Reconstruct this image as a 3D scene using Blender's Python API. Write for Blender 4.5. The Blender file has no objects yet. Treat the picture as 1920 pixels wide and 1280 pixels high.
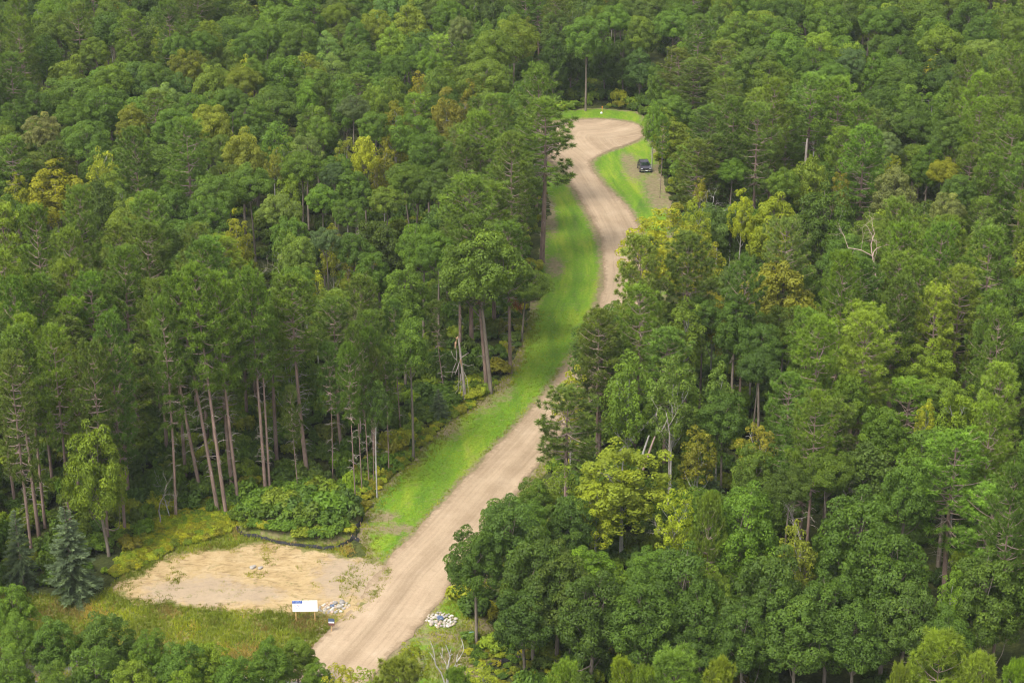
import bpy, math, random
import numpy as np
from mathutils import Vector, Matrix, noise as mnoise

C = bpy.context.scene.collection
RNG = np.random.default_rng(7)
random.seed(7)

# ------------------------------------------------------------------ camera
CAM_H, PITCH, FPX = 100.0, math.radians(22.7), 3733.0
cam = bpy.data.cameras.new("camera"); cam_o = bpy.data.objects.new("camera", cam); C.objects.link(cam_o)
cam.sensor_width = 36.0; cam.lens = 36.0 * FPX / 1920.0
cam.clip_start = 1.0; cam.clip_end = 8000.0
cam_o.location = (0, 0, CAM_H); cam_o.rotation_euler = (math.pi / 2 - PITCH, 0, 0)
bpy.context.scene.camera = cam_o

# ------------------------------------------------------------------ light
SUN_EL, SUN_AZ = math.radians(56), math.radians(-138)     # azimuth measured from +Y (view direction) towards +X
world = bpy.data.worlds.new("World"); bpy.context.scene.world = world; world.use_nodes = True
wn = world.node_tree; bg = wn.nodes["Background"]
sky = wn.nodes.new("ShaderNodeTexSky"); sky.sky_type = 'NISHITA'; sky.sun_disc = False
sky.sun_elevation = SUN_EL; sky.sun_rotation = SUN_AZ; sky.dust_density = 4.0; sky.air_density = 1.0
hs = wn.nodes.new("ShaderNodeHueSaturation"); hs.inputs['Saturation'].default_value = 0.20   # thin high cloud
wn.links.new(sky.outputs[0], hs.inputs['Color']); wn.links.new(hs.outputs[0], bg.inputs[0])
bg.inputs[1].default_value = 0.15
sun = bpy.data.lights.new("sun", 'SUN'); sun.energy = 1.5; sun.angle = math.radians(17); sun.color = (1.0, 0.93, 0.82)
sun_o = bpy.data.objects.new("sun", sun); C.objects.link(sun_o)
sd = Vector((math.sin(SUN_AZ) * math.cos(SUN_EL), math.cos(SUN_AZ) * math.cos(SUN_EL), math.sin(SUN_EL)))
sun_o.rotation_euler = sd.to_track_quat('Z', 'Y').to_euler()
vs = bpy.context.scene.view_settings
vs.view_transform = 'Standard'; vs.look = 'None'; vs.gamma = 1.0; vs.use_curve_mapping = False
vs.exposure = 1.2
cy = bpy.context.scene.cycles
cy.max_bounces = 6; cy.diffuse_bounces = 3; cy.transmission_bounces = 3; cy.glossy_bounces = 2; cy.transparent_max_bounces = 4
cy.volume_bounces = 0; cy.caustics_reflective = False; cy.caustics_refractive = False
cy.use_denoising = True; cy.filter_width = 1.15

# ------------------------------------------------------------------ pixel <-> place
CP, SP = math.cos(PITCH), math.sin(PITCH)
def at(u, v, z=0.0):
    a, b = (u - 960) / FPX, -(v - 640) / FPX
    d = (a, CP + b * SP, -SP + b * CP)
    t = (z - CAM_H) / d[2]
    return np.array((d[0] * t, d[1] * t, z))
def to_px(p):
    p = np.asarray(p, float); x, y, z = p[..., 0], p[..., 1], p[..., 2] - CAM_H
    dep = y * CP - z * SP
    up = y * SP + z * CP
    return np.stack([960 + FPX * x / dep, 640 - FPX * up / dep, dep], -1)

# ------------------------------------------------------------------ polygon tools
def poly_ground(pts): return np.array([at(u, v)[:2] for u, v in pts])
def smooth_poly(P, it=2):
    P = np.asarray(P, float)
    for _ in range(it):
        Q = np.roll(P, -1, 0)
        P = np.stack([P * .75 + Q * .25, P * .25 + Q * .75], 1).reshape(-1, 2)
    return P
def inside(P, pts):
    x, y = pts[:, 0], pts[:, 1]; r = np.zeros(len(pts), bool)
    j = len(P) - 1
    for i in range(len(P)):
        xi, yi = P[i]; xj, yj = P[j]
        c = ((yi > y) != (yj > y)) & (x < (xj - xi) * (y - yi) / (yj - yi + 1e-12) + xi)
        r ^= c; j = i
    return r
def dist_line(P, pts, closed=True):
    d = np.full(len(pts), 1e9); n = len(P)
    for i in range(n if closed else n - 1):
        a = P[i]; b = P[(i + 1) % n]; ab = b - a
        t = np.clip(((pts - a) @ ab) / (ab @ ab + 1e-12), 0, 1)
        q = a + t[:, None] * ab
        d = np.minimum(d, np.hypot(pts[:, 0] - q[:, 0], pts[:, 1] - q[:, 1]))
    return d
def sdf(P, pts):
    d = dist_line(P, pts); d[inside(P, pts)] *= -1
    return d

# ------------------------------------------------------------------ mesh building
class MB:
    def __init__(s): s.v = []; s.f = []; s.m = []; s.a = []; s.n = 0
    def add(s, verts, faces, mat=0, var=0.5):
        verts = np.asarray(verts, float).reshape(-1, 3); faces = np.asarray(faces, int)
        s.v.append(verts); s.f.append(faces + s.n); s.m.append(np.full(len(faces), mat))
        s.a.append(np.broadcast_to(np.asarray(var, float), (len(verts),)).copy()); s.n += len(verts)
    def mesh(s, name, mats, smooth=False):
        me = bpy.data.meshes.new(name)
        V = np.concatenate(s.v); me.vertices.add(len(V)); me.vertices.foreach_set('co', V.ravel())
        flat = np.concatenate([f.ravel() for f in s.f]); cnt = np.concatenate([np.full(len(f), f.shape[1]) for f in s.f])
        me.loops.add(len(flat)); me.loops.foreach_set('vertex_index', flat)
        me.polygons.add(len(cnt)); me.polygons.foreach_set('loop_start', np.concatenate([[0], np.cumsum(cnt)[:-1]]))
        me.polygons.foreach_set('loop_total', cnt)
        me.polygons.foreach_set('material_index', np.concatenate(s.m))
        me.polygons.foreach_set('use_smooth', np.full(len(cnt), bool(smooth)))
        at_ = me.attributes.new('var', 'FLOAT', 'POINT'); at_.data.foreach_set('value', np.concatenate(s.a))
        for m in mats: me.materials.append(m)
        me.update(calc_edges=True); me.validate()
        return me
def unit(v): return v / (np.linalg.norm(v, axis=-1, keepdims=True) + 1e-9)
def tube(mb, pts, rad, sides=5, mat=0, var=0.5, cap=False):
    pts = np.asarray(pts, float); n = len(pts); rad = np.broadcast_to(np.asarray(rad, float), (n,))
    tan = unit(np.gradient(pts, axis=0)); ref = np.array((0.31, 0.17, 0.93)) if abs(tan[0][2]) < .8 else np.array((1., .1, 0.))
    a = unit(np.cross(tan, ref)); b = np.cross(tan, a)
    th = np.arange(sides) / sides * 2 * np.pi
    R = pts[:, None] + rad[:, None, None] * (np.cos(th)[None, :, None] * a[:, None] + np.sin(th)[None, :, None] * b[:, None])
    i = np.arange(n - 1)[:, None] * sides; j = np.arange(sides)[None]; k = (j + 1) % sides
    F = np.stack([i + j, i + k, i + sides + k, i + sides + j], -1).reshape(-1, 4)
    mb.add(R.reshape(-1, 3), F, mat, var)
    if cap:
        mb.add(R[-1], [list(range(sides))], mat, var); mb.add(R[0], [list(range(sides))[::-1]], mat, var)
def box(mb, c, s, mat=0, rot=None, taper=None, var=.5):
    x, y, z = np.array(s) / 2
    V = np.array([(-x, -y, -z), (x, -y, -z), (x, y, -z), (-x, y, -z), (-x, -y, z), (x, -y, z), (x, y, z), (-x, y, z)])
    if taper: V[4:, 0] *= taper[0]; V[4:, 1] *= taper[1]
    if rot is not None: V = V @ np.array(rot).T
    mb.add(V + np.array(c), [(0, 3, 2, 1), (4, 5, 6, 7), (0, 1, 5, 4), (1, 2, 6, 5), (2, 3, 7, 6), (3, 0, 4, 7)], mat, var)
def rotz(a): c, s = math.cos(a), math.sin(a); return np.array([(c, -s, 0), (s, c, 0), (0, 0, 1)])
def roty(a): c, s = math.cos(a), math.sin(a); return np.array([(c, 0, s), (0, 1, 0), (-s, 0, c)])
def rotx(a): c, s = math.cos(a), math.sin(a); return np.array([(1, 0, 0), (0, c, -s), (0, s, c)])
def leaves(mb, pos, nrm, size, asp, rng, mat=0, var=0.5):
    n = len(pos); r = rng.normal(size=(n, 3)); t = unit(np.cross(nrm, r)); b = np.cross(nrm, t)
    size = np.broadcast_to(size, (n,))[:, None]
    V = np.stack([pos + t * size, pos + b * size * asp, pos - t * size, pos - b * size * asp], 1)
    V[:, 1] += nrm * size * .25; V[:, 3] += nrm * size * .25
    F = np.arange(4 * n).reshape(n, 4)
    mb.add(V.reshape(-1, 3), F, mat, np.repeat(np.broadcast_to(var, (n,)), 4))
def blades(mb, pos, dirs, length, width, rng, mat=0, var=.5):
    n = len(pos); s = unit(np.cross(dirs, rng.normal(size=(n, 3)))) * np.broadcast_to(width, (n,))[:, None]
    L = np.broadcast_to(length, (n,))[:, None]
    V = np.stack([pos - s, pos + s, pos + dirs * L], 1)
    mb.add(V.reshape(-1, 3), np.arange(3 * n).reshape(n, 3), mat, np.repeat(np.broadcast_to(var, (n,)), 3))
def mobj(name, me, parent=None, loc=None, rz=None, **props):
    o = bpy.data.objects.new(name, me); C.objects.link(o)
    if parent: o.parent = parent
    if loc is not None: o.location = loc
    if rz is not None: o.rotation_euler = (0, 0, rz)
    for k, v in props.items(): o[k] = v
    return o
def thing(name, label, cat, loc=(0, 0, 0), rz=0.0, group=None):
    o = bpy.data.objects.new(name, None); C.objects.link(o); o.empty_display_size = .3
    o.location = loc; o.rotation_euler = (0, 0, rz); o['label'] = label; o['category'] = cat
    if group: o['group'] = group
    return o

# ------------------------------------------------------------------ materials
def mat(name, build=None, col=(.5, .5, .5), rough=.8, spec=.3, metal=0.0):
    m = bpy.data.materials.new(name); m.use_nodes = True; nt = m.node_tree
    b = nt.nodes['Principled BSDF']; b.inputs['Base Color'].default_value = (*col, 1)
    b.inputs['Roughness'].default_value = rough; b.inputs['Specular IOR Level'].default_value = spec; b.inputs['Metallic'].default_value = metal
    if build: build(nt, b)
    return m
def N(nt, t, **kw):
    n = nt.nodes.new(t)
    for k, v in kw.items(): setattr(n, k, v)
    return n
def noise_tex(nt, vec, scale, detail=4, rough=.6, dist=0):
    n = N(nt, 'ShaderNodeTexNoise'); n.inputs['Scale'].default_value = scale; n.inputs['Detail'].default_value = detail
    n.inputs['Roughness'].default_value = rough; n.inputs['Distortion'].default_value = dist
    if vec is not None: nt.links.new(vec, n.inputs['Vector'])
    return n.outputs[0]
def ramp(nt, fac, stops):
    r = N(nt, 'ShaderNodeValToRGB'); e = r.color_ramp.elements
    while len(e) < len(stops): e.new(.5)
    for i, (p, c) in enumerate(stops): e[i].position = p; e[i].color = (*c, 1) if len(c) == 3 else c
    nt.links.new(fac, r.inputs[0]); return r.outputs[0]
def mix(nt, f, a, b, mode='MIX'):
    m = N(nt, 'ShaderNodeMix', data_type='RGBA', blend_type=mode)
    for s, v in ((m.inputs[0], f), (m.inputs[6], a), (m.inputs[7], b)):
        if hasattr(v, 'links'): nt.links.new(v, s)
        elif isinstance(v, (tuple, list)): s.default_value = (*v, 1)
        else: s.default_value = v
    return m.outputs[2]
def mrange(nt, v, a, b, c=0, d=1):
    m = N(nt, 'ShaderNodeMapRange'); nt.links.new(v, m.inputs[0])
    for i, x in enumerate((a, b, c, d)): m.inputs[i + 1].default_value = x
    return m.outputs[0]
def math_(nt, op, a, b=None):
    m = N(nt, 'ShaderNodeMath', operation=op)
    for s, v in zip(m.inputs, (a, b)):
        if v is None: continue
        if hasattr(v, 'links'): nt.links.new(v, s)
        else: s.default_value = v
    return m.outputs[0]
def attr(nt, name, kind='GEOMETRY'):
    a = N(nt, 'ShaderNodeAttribute', attribute_name=name, attribute_type=kind); return a
def pos(nt): return N(nt, 'ShaderNodeNewGeometry').outputs['Position']
def objc(nt): return N(nt, 'ShaderNodeTexCoord').outputs['Object']

def foliage(name, transl=.42, yellow=(1.35, 1.18, .7), dark=.72):
    def b(nt, p):
        tint = attr(nt, 'tint', 'INSTANCER').outputs['Color']; var = attr(nt, 'var').outputs['Fac']
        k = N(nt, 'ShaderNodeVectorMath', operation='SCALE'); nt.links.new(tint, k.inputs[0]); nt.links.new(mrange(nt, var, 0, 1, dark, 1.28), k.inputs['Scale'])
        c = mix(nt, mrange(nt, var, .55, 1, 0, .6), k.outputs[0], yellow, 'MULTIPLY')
        nt.links.new(c, p.inputs['Base Color']); p.inputs['Roughness'].default_value = .55; p.inputs['Specular IOR Level'].default_value = .25
        t = N(nt, 'ShaderNodeBsdfTranslucent'); cc = mix(nt, 1.0, c, (1.25, 1.15, .45), 'MULTIPLY'); nt.links.new(cc, t.inputs[0])
        ms = N(nt, 'ShaderNodeMixShader'); ms.inputs[0].default_value = transl
        nt.links.new(p.outputs[0], ms.inputs[1]); nt.links.new(t.outputs[0], ms.inputs[2])
        nt.links.new(ms.outputs[0], nt.nodes['Material Output'].inputs[0])
    return mat(name, b)
M = {}
M['leaf'] = foliage('broadleaf')
M['needle'] = foliage('needles', .32, (1.22, 1.15, .8), .62)
def bark(c1, c2, scale=3.0):
    def b(nt, p):
        v = N(nt, 'ShaderNodeMapping'); nt.links.new(objc(nt), v.inputs[0]); v.inputs['Scale'].default_value = (1, 1, .22)
        c = ramp(nt, noise_tex(nt, v.outputs[0], scale, 5, .7), [(.32, c1), (.68, c2)])
        nt.links.new(c, p.inputs['Base Color'])
        bp = N(nt, 'ShaderNodeBump'); bp.inputs['Strength'].default_value = .6; bp.inputs['Distance'].default_value = .05
        nt.links.new(noise_tex(nt, v.outputs[0], scale * 3, 3), bp.inputs['Height']); nt.links.new(bp.outputs[0], p.inputs['Normal'])
    return b
M['bark_oak'] = mat('oak_bark', bark((.10, .08, .06), (.24, .20, .16)))
M['bark_pine'] = mat('red_pine_bark', bark((.12, .085, .07), (.30, .205, .165), 2.6))
M['twig_pine'] = mat('pine_twig', bark((.20, .14, .11), (.38, .29, .24), 4))
M['bark_birch'] = mat('birch_bark', bark((.20, .19, .16), (.46, .44, .40), 4))
M['bark_dead'] = mat('dead_wood', bark((.19, .16, .135), (.38, .33, .29), 4))
M['bark_pink'] = mat('dead_pine_wood', bark((.30, .20, .17), (.50, .37, .32), 4))
M['bark_white'] = mat('bleached_wood', bark((.28, .26, .23), (.52, .49, .45), 4))
M['split_wood'] = mat('split_wood', bark((.26, .15, .085), (.42, .29, .17), 6))

TONES = {  # leaf albedo, linear
    'mid': (.052, .108, .018), 'dark': (.036, .080, .017), 'deep': (.046, .090, .024), 'bright': (.078, .135, .019),
    'lime': (.135, .185, .020), 'yellow': (.128, .165, .014), 'olive': (.100, .125, .020), 'pale': (.085, .145, .042),
    'grey': (.085, .120, .055), 'blue': (.048, .088, .040), 'mint': (.062, .120, .026), 'pine': (.062, .118, .024),
    'pineb': (.082, .150, .026), 'pined': (.052, .096, .022), 'pinef': (.084, .142, .024), 'grassy': (.095, .140, .018), 'straw': (.125, .125, .062), 'white': (.070, .125, .040), 'spruce': (.098, .130, .110),
    'rust': (.10, .045, .02), 'gold': (.22, .20, .02),
}
TONE_WORD = {'mid': 'mid green', 'dark': 'dark green', 'deep': 'deep green', 'bright': 'fresh green', 'lime': 'lime green', 'yellow': 'yellow green',
    'olive': 'olive green', 'pale': 'pale green', 'grey': 'greyish green', 'blue': 'bluish green', 'mint': 'minty green', 'pine': 'green', 'pineb': 'light green',
    'pined': 'dull green', 'pinef': 'bright green', 'grassy': 'green', 'white': 'soft green', 'spruce': 'grey blue', 'rust': 'rusty', 'gold': 'golden'}

# ------------------------------------------------------------------ tree prototypes: (trunk mesh, crown mesh, height, radius)
def curve_pts(a, b, bend, n=5):
    t = np.linspace(0, 1, n)[:, None]; a = np.asarray(a, float); b = np.asarray(b, float)
    return a + (b - a) * t + np.asarray(bend, float) * (np.sin(np.pi * t))
def proto_broad(seed, H=17.0, R=4.0, base=.35, dense=1.0, puff=.30, npuff=58, leaf=.19, up=1.0, trunk_r=.24, bk='bark_oak', lobes=.22, flat=.8, sparse=0):
    rng = np.random.default_rng(seed); cz = H * (base + 1) / 2; Rz = H * (1 - base) / 2
    tr = MB(); cr = MB()
    lean = rng.normal(size=2) * .35
    tp = np.array([(0, 0, -9.0), (lean[0] * .1, lean[1] * .1, .8), (lean[0] * .5, lean[1] * .5, H * .3), (lean[0], lean[1], H * .55), (lean[0] * .6, lean[1] * .6, H * .82)])
    tube(tr, tp, np.array([1.25, 1.0, .8, .55, .2]) * trunk_r, 8)
    # puffs over an uneven envelope
    ph = rng.uniform(0, 6.28, 6)
    P = []
    gold = math.pi * (3 - 5 ** .5)
    for i in range(npuff):
        z = 1 - (i + .5) / npuff * 1.62; r = math.sqrt(max(0, 1 - z * z)); th = i * gold + rng.normal() * .25
        d = np.array((r * math.cos(th), r * math.sin(th), z))
        lob = 1 + lobes * (math.sin(2 * th + ph[0]) * .5 + math.sin(3 * th + ph[1] + z * 2) * .6 + math.sin(5 * z + ph[2]) * .35) + rng.normal() * .09
        k = lob * (.80 + .08 * rng.random())
        zz = z ** 1 if z < 0 else z
        shape = (1 - .18 * max(0, z) * up) if z > 0 else (1 - .30 * (-z))
        P.append(np.array((d[0] * R * k * shape, d[1] * R * k * shape, cz + zz * Rz * (k if z > 0 else .85 * k))))
    for i in range(int(npuff * .35)):
        d = unit(rng.normal(size=3)); k = rng.uniform(.2, .55)
        P.append(np.array((d[0] * R * k, d[1] * R * k, cz + d[2] * Rz * k * .8)))
    P = np.array(P); P[:, :2] += lean * .8
    top = P[:, 2].max(); 
    if sparse: P = P[rng.random(len(P)) > sparse]
    for i, c in enumerate(P):
        r = R * puff * rng.uniform(.72, 1.18)
        n = int(150 * dense * r * r / 1.4)
        d = unit(rng.normal(size=(n, 3)) + np.array((0, 0, .45))); out = unit((c - np.array((0, 0, cz)))[None])[0]
        d = unit(d + out * .35)
        # knobbly sub-clumps
        sub = unit(rng.normal(size=(9, 3)) + out * .6 + np.array((0, 0, .4))); dd = (d @ sub.T).max(1)
        rr = r * (.62 + .45 * np.clip((dd - .55) / .45, 0, 1)) * rng.uniform(.72, 1.0, n) ** .6
        p = c + d * rr[:, None] * np.array((1, 1, flat))
        nr = unit(d * .8 + rng.normal(size=(n, 3)) * .45 + np.array((0, 0, .35)))
        v = np.clip(.45 + .16 * rng.normal() + .16 * rng.normal(size=n), 0, 1)
        leaves(cr, p, nr, leaf * rng.uniform(.7, 1.25, n), .62, rng, 0, v)
    # limbs
    order = rng.permutation(len(P))[:20]
    for k, i in enumerate(order):
        c = P[i]; h0 = np.clip(c[2] - rng.uniform(1.5, 4.5), H * base * rng.uniform(.85, 1.05), H * .78)
        t = h0 / (H * .82); s = np.array((lean[0] * t, lean[1] * t, h0)); rr = trunk_r * (.42 if k < 8 else .22)
        e = s + (c - s) * .93
        tube(tr, curve_pts(s, e, rng.normal(size=3) * .35 + np.array((0, 0, -.3)), 5), np.linspace(rr, .025, 5), 4)
        for q in range(2):
            m = s + (c - s) * rng.uniform(.4, .8); e2 = m + unit(rng.normal(size=3) + (c - s) * .2 + np.array((0, 0, .5))) * rng.uniform(.8, 1.6)
            tube(tr, curve_pts(m, e2, rng.normal(size=3) * .12, 3), [rr * .4, rr * .3, .02], 3)
    return tr, cr, top, R
def tuft_dirs(rng, n, axis, spread): return unit(rng.normal(size=(n, 3)) * spread + axis)
def proto_pine(seed, H=25.0, R=3.0, pom=0, base=.45, tuft=.46, whorls=17, dead=22, nb=34, arms=5, droop=.0, soft=0, thin=1.0):
    rng = np.random.default_rng(seed); tr = MB(); cr = MB()
    w = rng.normal(size=2) * .22
    ax = lambda z: np.array((w[0] * math.sin(z / H * 2.2), w[1] * math.sin(z / H * 2.9), z))
    zs = np.array([-.4, .6, H * .2, H * .4, H * .6, H * .8, H * .93, H * .985]); tr_r = .25 * (H / 25) * thin
    tube(tr, [ax(z) for z in zs], np.array([1.25, 1, .88, .76, .58, .32, .12, .03]) * tr_r, 8)
    allp = []; alld = []; allv = []
    zb = H * base
    for wv in range(whorls):
        f = wv / (whorls - 1); z = zb + (H * .975 - zb) * (f ** .92) + rng.normal() * .12
        prof = (math.sin(min(1, (1 - f) / .55) * math.pi / 2) ** .5) * (1 - .28 * max(0, (.35 - f) / .35)); L0 = R * (.22 + .86 * prof)
        rise = math.radians(-10 + 48 * f ** 1.3 - droop)
        n = arms + (1 if rng.random() < .4 else 0); th0 = rng.uniform(0, 6.28)
        for a in range(n):
            if rng.random() < .13 and f < .8: continue
            th = th0 + a / n * 6.283 + rng.normal() * .22; L = L0 * rng.uniform(.68, 1.15); rs = rise + rng.normal() * .13
            s = ax(z); hd = np.array((math.cos(th), math.sin(th), 0)); e = s + hd * L * math.cos(rs) + np.array((0, 0, L * math.sin(rs) + .18 * L))
            pts = curve_pts(s, e, np.array((0, 0, -.10 * L)), 5); tube(tr, pts, np.linspace(.085, .022, 5) * (1.2 - .5 * f), 3, 1)
            nt = max(3, int(L * (1.5 if pom else 2.1)))
            side = np.array((-hd[1], hd[0], 0))
            for q in range(nt):
                t = 1 - (q / nt) * .68; c0 = s + (e - s) * t + np.array((0, 0, -.10 * L * math.sin(math.pi * t)))
                sg = 1 if q % 2 else -1; off = 0 if q == 0 else rng.uniform(.25, .62) * (1.25 - t * .55) * (1 + .3 * L / 3)
                c = c0 + side * sg * off + hd * off * .35 + np.array((0, 0, rng.uniform(.02, .20)))
                if q and q % 2 == 0: tube(tr, [c0, c], [.02, .012], 3, 1)
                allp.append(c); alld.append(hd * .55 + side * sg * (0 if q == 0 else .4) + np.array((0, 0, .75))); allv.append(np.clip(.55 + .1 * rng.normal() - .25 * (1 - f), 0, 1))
    for c in (ax(H * .985), ax(H * .965) + (.15, .1, 0), ax(H * .95) - (.2, .05, 0)): allp.append(c); alld.append(np.array((0, 0, 1.))); allv.append(.6)
    for c, d, v in zip(allp, alld, allv):
        n = int(nb * 1.45); size = tuft * rng.uniform(.9, 1.5); dd = tuft_dirs(rng, n, unit(d) * .50, .9 if pom else .62); v = np.clip(v + rng.normal() * .16, 0, 1)
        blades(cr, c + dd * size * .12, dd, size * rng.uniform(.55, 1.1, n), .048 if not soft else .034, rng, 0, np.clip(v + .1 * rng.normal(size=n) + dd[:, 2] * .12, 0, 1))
    for k in range(dead):                      # bare dead limbs under the crown
        z = H * rng.uniform(.16, base + .12); th = rng.uniform(0, 6.28); L = rng.uniform(.4, 2.3) * (.4 + z / H)
        s = ax(z); hd = np.array((math.cos(th), math.sin(th), 0)); e = s + hd * L + np.array((0, 0, rng.uniform(-.35, .25) * L))
        tube(tr, curve_pts(s, e, (0, 0, .14 * L), 4), [.045, .035, .022, .008], 3, 2)
        if L > 1.1:
            m = s + (e - s) * .6; tube(tr, [m, m + unit(rng.normal(size=3) + hd) * .6], [.02, .006], 3, 2)
    return tr, cr, H, R
def proto_spruce(seed, H=9.0, R=2.2):
    rng = np.random.default_rng(seed); tr = MB(); cr = MB()
    tube(tr, [(0, 0, -.2), (0, 0, H * .5), (0, 0, H * .98)], [.13, .08, .015], 6)
    n = 26
    for wv in range(n):
        f = wv / n; z = .35 + (H - .5) * f ** .95; L0 = R * (1 - f) ** .82 + .12
        for a in range(9 if f < .7 else 6):
            th = rng.uniform(0, 6.28); L = L0 * rng.uniform(.7, 1.12); hd = np.array((math.cos(th), math.sin(th), 0)); side = np.array((-hd[1], hd[0], 0))
            s = np.array((0, 0, z)); e = s + hd * L + np.array((0, 0, (-.28 + .55 * f) * L))
            tube(tr, [s, e], [.02, .008], 3)
            q = max(4, int(L * 9)); v0 = np.clip(.5 + .15 * rng.normal(), 0, 1)
            for t in np.linspace(.2, 1, q):
                c = s + (e - s) * t; m = 7; k = (1 - t * .6) * min(.75, L * .35)
                sg = rng.choice([-1, 1], m); dd = unit(hd * .8 + side * sg[:, None] * rng.uniform(.2, 1, m)[:, None] + np.array((0, 0, .05)) + rng.normal(size=(m, 3)) * .22)
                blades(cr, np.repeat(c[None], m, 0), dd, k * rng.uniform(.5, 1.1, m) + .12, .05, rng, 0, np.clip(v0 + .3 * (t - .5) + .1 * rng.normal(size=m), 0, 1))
    return tr, cr, H, R
def proto_shrub(seed, R=1.0, H=1.4, leaf=.13):
    rng = np.random.default_rng(seed); cr = MB(); tr = MB()
    for k in range(16):
        th = rng.uniform(0, 6.28); r = R * math.sqrt(rng.random()) * .75; h = H * (1 - .5 * (r / R) ** 2) * rng.uniform(.55, .9); c = np.array((r * math.cos(th), r * math.sin(th), h * .75)); q = R * rng.uniform(.22, .38)
        n = 95; d = unit(rng.normal(size=(n, 3)) + (0, 0, .5)); p = c + d * q * rng.uniform(.5, 1.1, (n, 1)); p[:, 2] = np.maximum(p[:, 2], .05)
        leaves(cr, p, unit(d + rng.normal(size=(n, 3)) * .5 + (0, 0, .4)), leaf * rng.uniform(.6, 1.3, n), .5, rng, 0, np.clip(.5 + .15 * rng.normal() + .15 * rng.normal(size=n), 0, 1))
        tube(tr, [(r * .1 * math.cos(th), r * .1 * math.sin(th), -.1), c], [.03, .01], 3)
    return tr, cr, H, R

PROTO = {}
def reg(kind, gens, tmats, cmat):
    L = []
    for i, (tr, cr, H, R) in enumerate(gens):
        tm = tr.mesh(kind + '_trunk', tmats, True); cm = cr.mesh(kind + '_crown', [cmat], True); V = np.concatenate(cr.v); L.append((tm, cm, float(np.percentile(V[:, 2], 99.8)), float(np.percentile(np.hypot(V[:, 0], V[:, 1]), 95))))
    PROTO[kind] = L
oakm = [M['bark_oak']]
reg('oak_tree', [proto_broad(10 + i, H=17, R=4.5, base=(.50, .54, .48, .56, .46, .52, .50, .55)[i], npuff=(60, 70, 64, 56, 74, 62, 68, 54)[i], puff=(.26, .23, .25, .28, .22, .25, .24, .28)[i], lobes=(.14, .2, .10, .2, .16, .22, .14, .18)[i], up=.1, flat=.68, dense=1.95, leaf=.135) for i in range(8)] + [proto_broad(20 + i, H=13, R=4.0, base=(.20, .24, .16)[i], npuff=88, puff=.25, lobes=.16, flat=.72, dense=1.95, leaf=.135) for i in range(3)], oakm, M['leaf'])
reg('maple_tree', [proto_broad(30 + i, H=17, R=3.6, base=.38, npuff=70, puff=.27, leaf=.17, lobes=.2, flat=.9) for i in range(3)], oakm, M['leaf'])
reg('birch_tree', [proto_broad(40 + i, H=16, R=3.0, base=.25, npuff=64, puff=.24, leaf=.15, lobes=.3, trunk_r=.14, bk='b', dense=1.3, sparse=.05, flat=.95) for i in range(3)], [M['bark_birch']], M['leaf'])
reg('aspen_tree', [proto_broad(50 + i, H=18, R=3.2, base=.22, npuff=100, puff=.21, leaf=.135, lobes=.3, trunk_r=.17, dense=2.0, sparse=.04, flat=1.1) for i in range(4)], [M['bark_birch']], M['leaf'])
pm = [M['bark_pine'], M['twig_pine'], M['bark_dead']]
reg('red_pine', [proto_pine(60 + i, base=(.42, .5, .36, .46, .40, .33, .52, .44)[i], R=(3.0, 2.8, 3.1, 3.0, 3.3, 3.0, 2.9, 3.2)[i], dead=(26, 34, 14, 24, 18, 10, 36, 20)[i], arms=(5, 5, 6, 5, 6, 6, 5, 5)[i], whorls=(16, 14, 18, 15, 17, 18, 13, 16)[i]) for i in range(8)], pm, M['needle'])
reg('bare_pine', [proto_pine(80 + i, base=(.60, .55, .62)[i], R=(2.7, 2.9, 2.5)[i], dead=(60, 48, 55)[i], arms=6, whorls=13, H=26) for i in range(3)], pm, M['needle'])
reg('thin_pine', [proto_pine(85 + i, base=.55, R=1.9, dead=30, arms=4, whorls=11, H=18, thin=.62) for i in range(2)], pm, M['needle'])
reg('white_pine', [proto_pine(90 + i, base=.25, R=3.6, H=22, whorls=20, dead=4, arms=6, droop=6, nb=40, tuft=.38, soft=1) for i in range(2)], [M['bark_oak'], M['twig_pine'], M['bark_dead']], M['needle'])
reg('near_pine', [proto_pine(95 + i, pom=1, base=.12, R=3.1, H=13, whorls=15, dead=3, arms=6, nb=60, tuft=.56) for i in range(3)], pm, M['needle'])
reg('spruce_tree', [proto_spruce(100), proto_spruce(101, R=2.7)], oakm, M['needle'])
reg('shrub', [proto_shrub(110 + i) for i in range(4)], oakm, M['leaf'])

# ------------------------------------------------------------------ ground layout (traced edges projected onto the level ground)
ROAD_L = [(470, 1400), (520, 1300), (585, 1220), (640, 1160), (715, 1065), (780, 1000), (835, 940), (865, 905), (930, 840), (1000, 765), (1050, 705), (1082, 655), (1108, 605), (1126, 555), (1134, 510), (1130, 470), (1122, 440), (1103, 400), (1082, 365), (1066, 340), (1052, 318)]
TURN = [(1030, 300), (1005, 280), (990, 258), (1008, 236), (1050, 226), (1100, 223), (1150, 224), (1192, 231), (1208, 245), (1204, 260), (1175, 272), (1138, 284), (1110, 297), (1106, 312)]
ROAD_R = [(1130, 345), (1166, 378), (1190, 408), (1206, 450), (1214, 500), (1210, 550), (1194, 605), (1168, 660), (1136, 710), (1095, 760), (1045, 825), (995, 890), (960, 935), (905, 1005), (850, 1090), (775, 1190), (715, 1250), (670, 1310), (620, 1400)]
SAND = [(195, 1108), (212, 1088), (268, 1078), (300, 1045), (365, 1032), (430, 1026), (480, 1012), (560, 1020), (640, 1035), (700, 1050), (730, 1062), (735, 1090), (660, 1175), (600, 1152), (540, 1150), (440, 1146), (330, 1142), (260, 1132)]
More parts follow.
